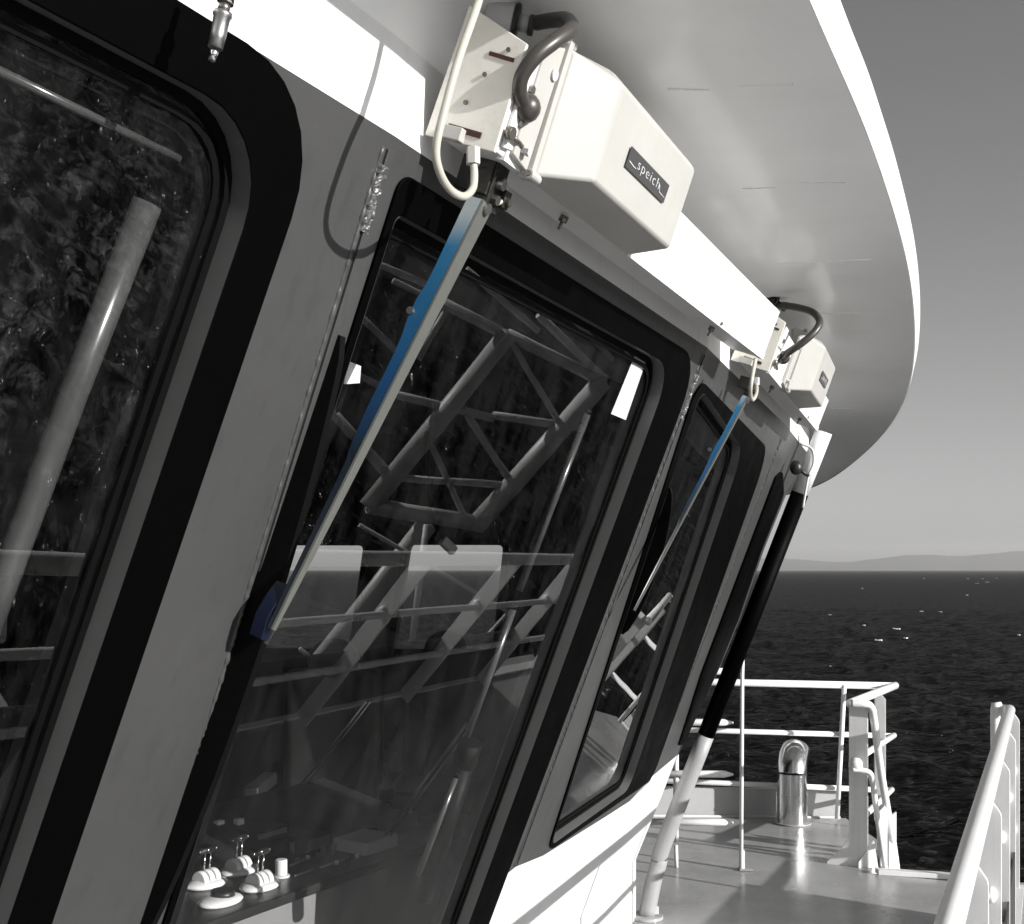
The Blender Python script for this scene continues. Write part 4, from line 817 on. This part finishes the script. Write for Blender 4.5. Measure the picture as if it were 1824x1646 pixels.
def lever(u, v, label, sc=1.0, levers=2):
    p = onz(u, v, CZ); L = inside('control_lever', p, label, 'control lever', 'lever units on the console')
    ax = Matrix((cdv, cin, V((0, 0, 1)))).transposed()
    mb = MB(); mb.ball(p + V((0, 0, .008)), (.070*sc, .052*sc, .016), 24, 8, ax); mb.build('base', 'lever', L)
    if levers:
        for k in range(3):
            mb = MB(); c = p + cdv*(.024*(k-1)) + V((0, 0, .018)); 
            pts = [c + cin*(math.cos(a)*.030) + V((0, 0, math.sin(a)*.032)) for a in np.linspace(0, math.pi, 12)]
            mb.prism([q - cdv*.0095 for q in pts], cdv*.019); mb.build('dome', 'lever', L, bevel=.004)
        for k in range(levers):
            c = p + cdv*(.022*(k-.5)) + V((0, 0, .045)); e = c + V((.004, 0, .055)); MB().tube([c, e], .0028, 8).build('stick', 'steel', L)
        e0 = p + cdv*-.038 + V((.004, 0, .108)); e1 = p + cdv*.026 + V((.004, 0, .108)); MB().tube([e0, e1], .0095, 12).build('grip', 'chair', L)
        for k in range(3): MB().ball(e0.lerp(e1, k*.5) - cin*.008 + V((0, 0, .003)), .0042, 8, 5).build('stud', 'steel', L)
    else:
        MB().tube([p + V((0, 0, .016)) + cdv*.01, p + V((0, 0, .036)) + cdv*.01], [.036, .033], 24).build('knob', 'consoletop', L)
LS = 1.15
lever(368, 1578, 'light lever unit nearest the window pillar, two sticks')
lever(425, 1555, 'light lever unit at the back of the cluster, two sticks')
lever(463, 1582, 'light lever unit at the right of the cluster beside the cylinder', levers=2)
lever(296, 1590, 'light lever unit half hidden behind the wiper blade')
lever(392, 1609, 'round light base with a dark ribbed knob', 1.05, 0)
p = onz(501, 1562, CZ); KN = inside('push_knob', p, 'pale upright cylinder knob beside the lever units', 'knob')
MB().tube([p, p + V((0, 0, .006))], .026, 20).build('collar', 'lever', KN); MB().tube([p + V((0, 0, .006)), p + V((0, 0, .055))], .0185, 20).build('cap', 'lever', KN, bevel=.004)
p = onz(398, 1520, CZ); TR = inside('instrument_tray', p, 'bright metal tray behind the lever units', 'instrument')
MB().box(p + V((0, .08, .05)), cdv, cin, (0, 0, 1), .075, .03, .018).build('tray', 'lever', TR, bevel=.006); MB().box(p + V((-.03, .06, .085)), cdv, cin, (0, 0, 1), .016, .012, .012).build('handle', 'lever', TR, bevel=.004); MB().box(p + V((.03, .09, .085)), cdv, cin, (0, 0, 1), .016, .012, .012).build('handle', 'lever', TR, bevel=.004)
p = onz(652, 1500, CZ + .02); BX = inside('document_box', p, 'flat white box lying on the far end of the console', 'box')
MB().box(p + V((0, 0, .0)), cdv, cin, (0, 0, 1), .085, .075, .022).build('box_body', 'paper', BX, bevel=.006)
def instrument(u, v, w_, h_, d_, name, label, m='consoletop', scr=False):
    p = onz(u, v, CZ); I_ = inside(name, p, label, 'instrument'); c = p + cin*.02 + V((0, 0, h_/2))
    MB().box(c, cdv, cin, (0, 0, 1), w_/2, d_/2, h_/2).build('case', m, I_, bevel=.006)
    if scr: MB().box(c - cin*(d_/2 + .001), cdv, cin, (0, 0, 1), w_*.42, .002, h_*.38).build('dial', 'console', I_, bevel=.001)
    return I_
instrument(470, 1512, .16, .075, .12, 'radio_set', 'low dark radio set behind the lever units', 'chair', True)
instrument(556, 1512, .13, .05, .10, 'switch_panel', 'small dark switch panel between the radio set and the white box', 'consoletop', True)
instrument(715, 1478, .12, .06, .10, 'echo_sounder', 'small grey instrument case behind the white box', 'console', True)
for k, (u, v) in enumerate(((530, 1535), (548, 1530), (566, 1526), (600, 1540), (618, 1534), (636, 1528))):
    p = onz(u, v, CZ+.002); MB().tube([p, p + V((0, 0, .012))], .007, 10).build('push_button', 'lever' if k % 2 else 'console', CN)
# inside wiper linkage tubes seen through the panes
def tube_thing(pl, pts, r, w, label, nm='curtain_rail'):
    P_ = [pl.bp(u, v, w) for u, v in pts]; Tn = inside(nm, P_[-1], label, 'tube', 'steel tubes inside the windows'); MB().tube(P_, r, 20).build('tube', 'tube', Tn)
    MB().tube([P_[0], P_[0] + (P_[0]-P_[1]).normalized()*.012], r*.9, 16).build('end_cap', 'intd', Tn); return Tn
tube_thing(P1, [(262, 362), (130, 700), (16, 1010), (-60, 1220)], .0185, -.07, 'thick bright steel tube inside the nearest window')
tube_thing(P1, [(-40, 108), (318, 283)], .0055, -.060, 'thin pale rod slanting across the top of the nearest window', 'curtain_rod')
tA = tube_thing(P2, [(1046, 738), (925, 1052)], .0095, -.075, 'upper bright steel tube inside the middle window')
tB = tube_thing(P2, [(914, 1085), (832, 1312)], .0095, -.075, 'middle bright steel tube inside the middle window')
tC = tube_thing(P2, [(812, 1385), (745, 1560)], .008, -.075, 'lowest thin steel tube inside the middle window')
tD = inside('sleeve_tube', P2.bp(830, 1340, -.17), 'dark sleeve tube between the two lower steel tubes', 'tube'); MB().tube([P2.bp(838, 1322, -.085), P2.bp(828, 1362, -.085)], .032, 14).build('sleeve', 'intd', tD); MB().tube([P2.bp(828, 1362, -.085), P2.bp(755, 1600, -.085)], .026, 14).build('tube', 'intd', tD)
tE = inside('diagonal_brace', P2.bp(760, 1380, -.3), 'pair of thin pale diagonal rods inside the middle window', 'rod')
MB().tube([at(832, 1288, 3.4), at(688, 1485, 3.7)], .006, 8).build('rod', 'steeld', tE); MB().tube([at(838, 1296, 3.4), at(697, 1487, 3.7)], .004, 8).build('rod', 'steeld', tE)
tF = inside('antenna_rod', at(545, 1392, 3.8), 'thin twin rods rising behind the console', 'rod'); MB().tube([at(652, 1250, 4.2), at(538, 1396, 4.2)], .004, 6).build('rod', 'steeld', tF); MB().tube([at(660, 1250, 4.2), at(549, 1394, 4.2)], .003, 6).build('rod', 'steeld', tF)
# stickers inside the panes
def sticker(pl, px, label, two=True):
    q = [pl.bp(u, v, -.038) for u, v in px]; S_ = inside('sticker', q[0], label, 'sticker')
    MB().prism(q, pl.N*.0012).build('paper_sheet', 'paper', S_); return S_
sticker(P2, [(1130, 634), (1149, 646), (1114, 748), (1088, 737)], 'white upright sticker inside the right edge of the middle window')
sticker(P3, [(1324, 806), (1332, 812), (1309, 877), (1299, 869)], 'narrow white sticker inside the third window')
sticker(P2, [(618, 642), (642, 652), (640, 682), (612, 684)], 'small pale paper beside the wiper blade, top left of the middle window')
# helm chairs, overhead lamp, posts between far windows
def chair(x, y, s, label):
    Ch = inside('helm_chair', (x, y, ZD), label, 'chair', 'helm chairs inside the cabin')
    MB().tube([(x, y, ZD+.02), (x, y, ZD+.55)], .05, 14).build('pedestal', 'steeld', Ch); MB().box((x, y, ZD+.62), (1, 0, 0), (0, 1, 0), (0, 0, 1), .26, .26, .06).build('seat', 'chair', Ch, bevel=.03)
    MB().box((x, y+.24, ZD+.98), (1, 0, 0), (0, 1, 0), (0, 0, 1), .24, .06, .34).build('backrest', 'chair', Ch, bevel=.05); MB().ball((x, y+.24, ZD+1.36), (.13, .07, .11)).build('headrest', 'chair', Ch)
    for q in (-.3, .3): MB().box((x+q, y, ZD+.80), (1, 0, 0), (0, 1, 0), (0, 0, 1), .035, .2, .03).build('armrest', 'chair', Ch, bevel=.012)
a = at(580, 1150, 5.2); chair(a.x, a.y, 1, 'dark helm chair with rounded headrest, left of the far window post')
a = at(790, 1170, 5.9); chair(a.x, a.y, 1, 'dark helm chair further back, right of the far window post')
a = at(798, 972, 3.6); LM = inside('swivel_lamp', a, 'small bright box lamp on an arm in front of the far window', 'lamp')
MB().box(a, V((.6, .3, -.6)).normalized(), V((-.4, .9, 0)).normalized(), V((.5, .2, .8)).normalized(), .028, .02, .014).build('lamp_box', 'lever', LM, bevel=.004)
MB().tube([a, at(770, 905, 3.6), at(765, 860, 3.6), at(765, 640, 3.7)], .010, 10).build('lamp_arm', 'intd', LM)
a = at(960, 590, 3.0); HL = inside('ceiling_spot', a, 'small bright spot fitting under the cabin ceiling', 'lamp'); MB().tube([a, a + V((0, 0, -.02))], [.012, .008], 12).build('reflector', 'steel', HL); MB().box(a + V((0, .03, .05)), (1, 0, 0), (0, 1, 0), (0, 0, 1), .045, .04, .035).build('housing', 'intd', HL, bevel=.01)
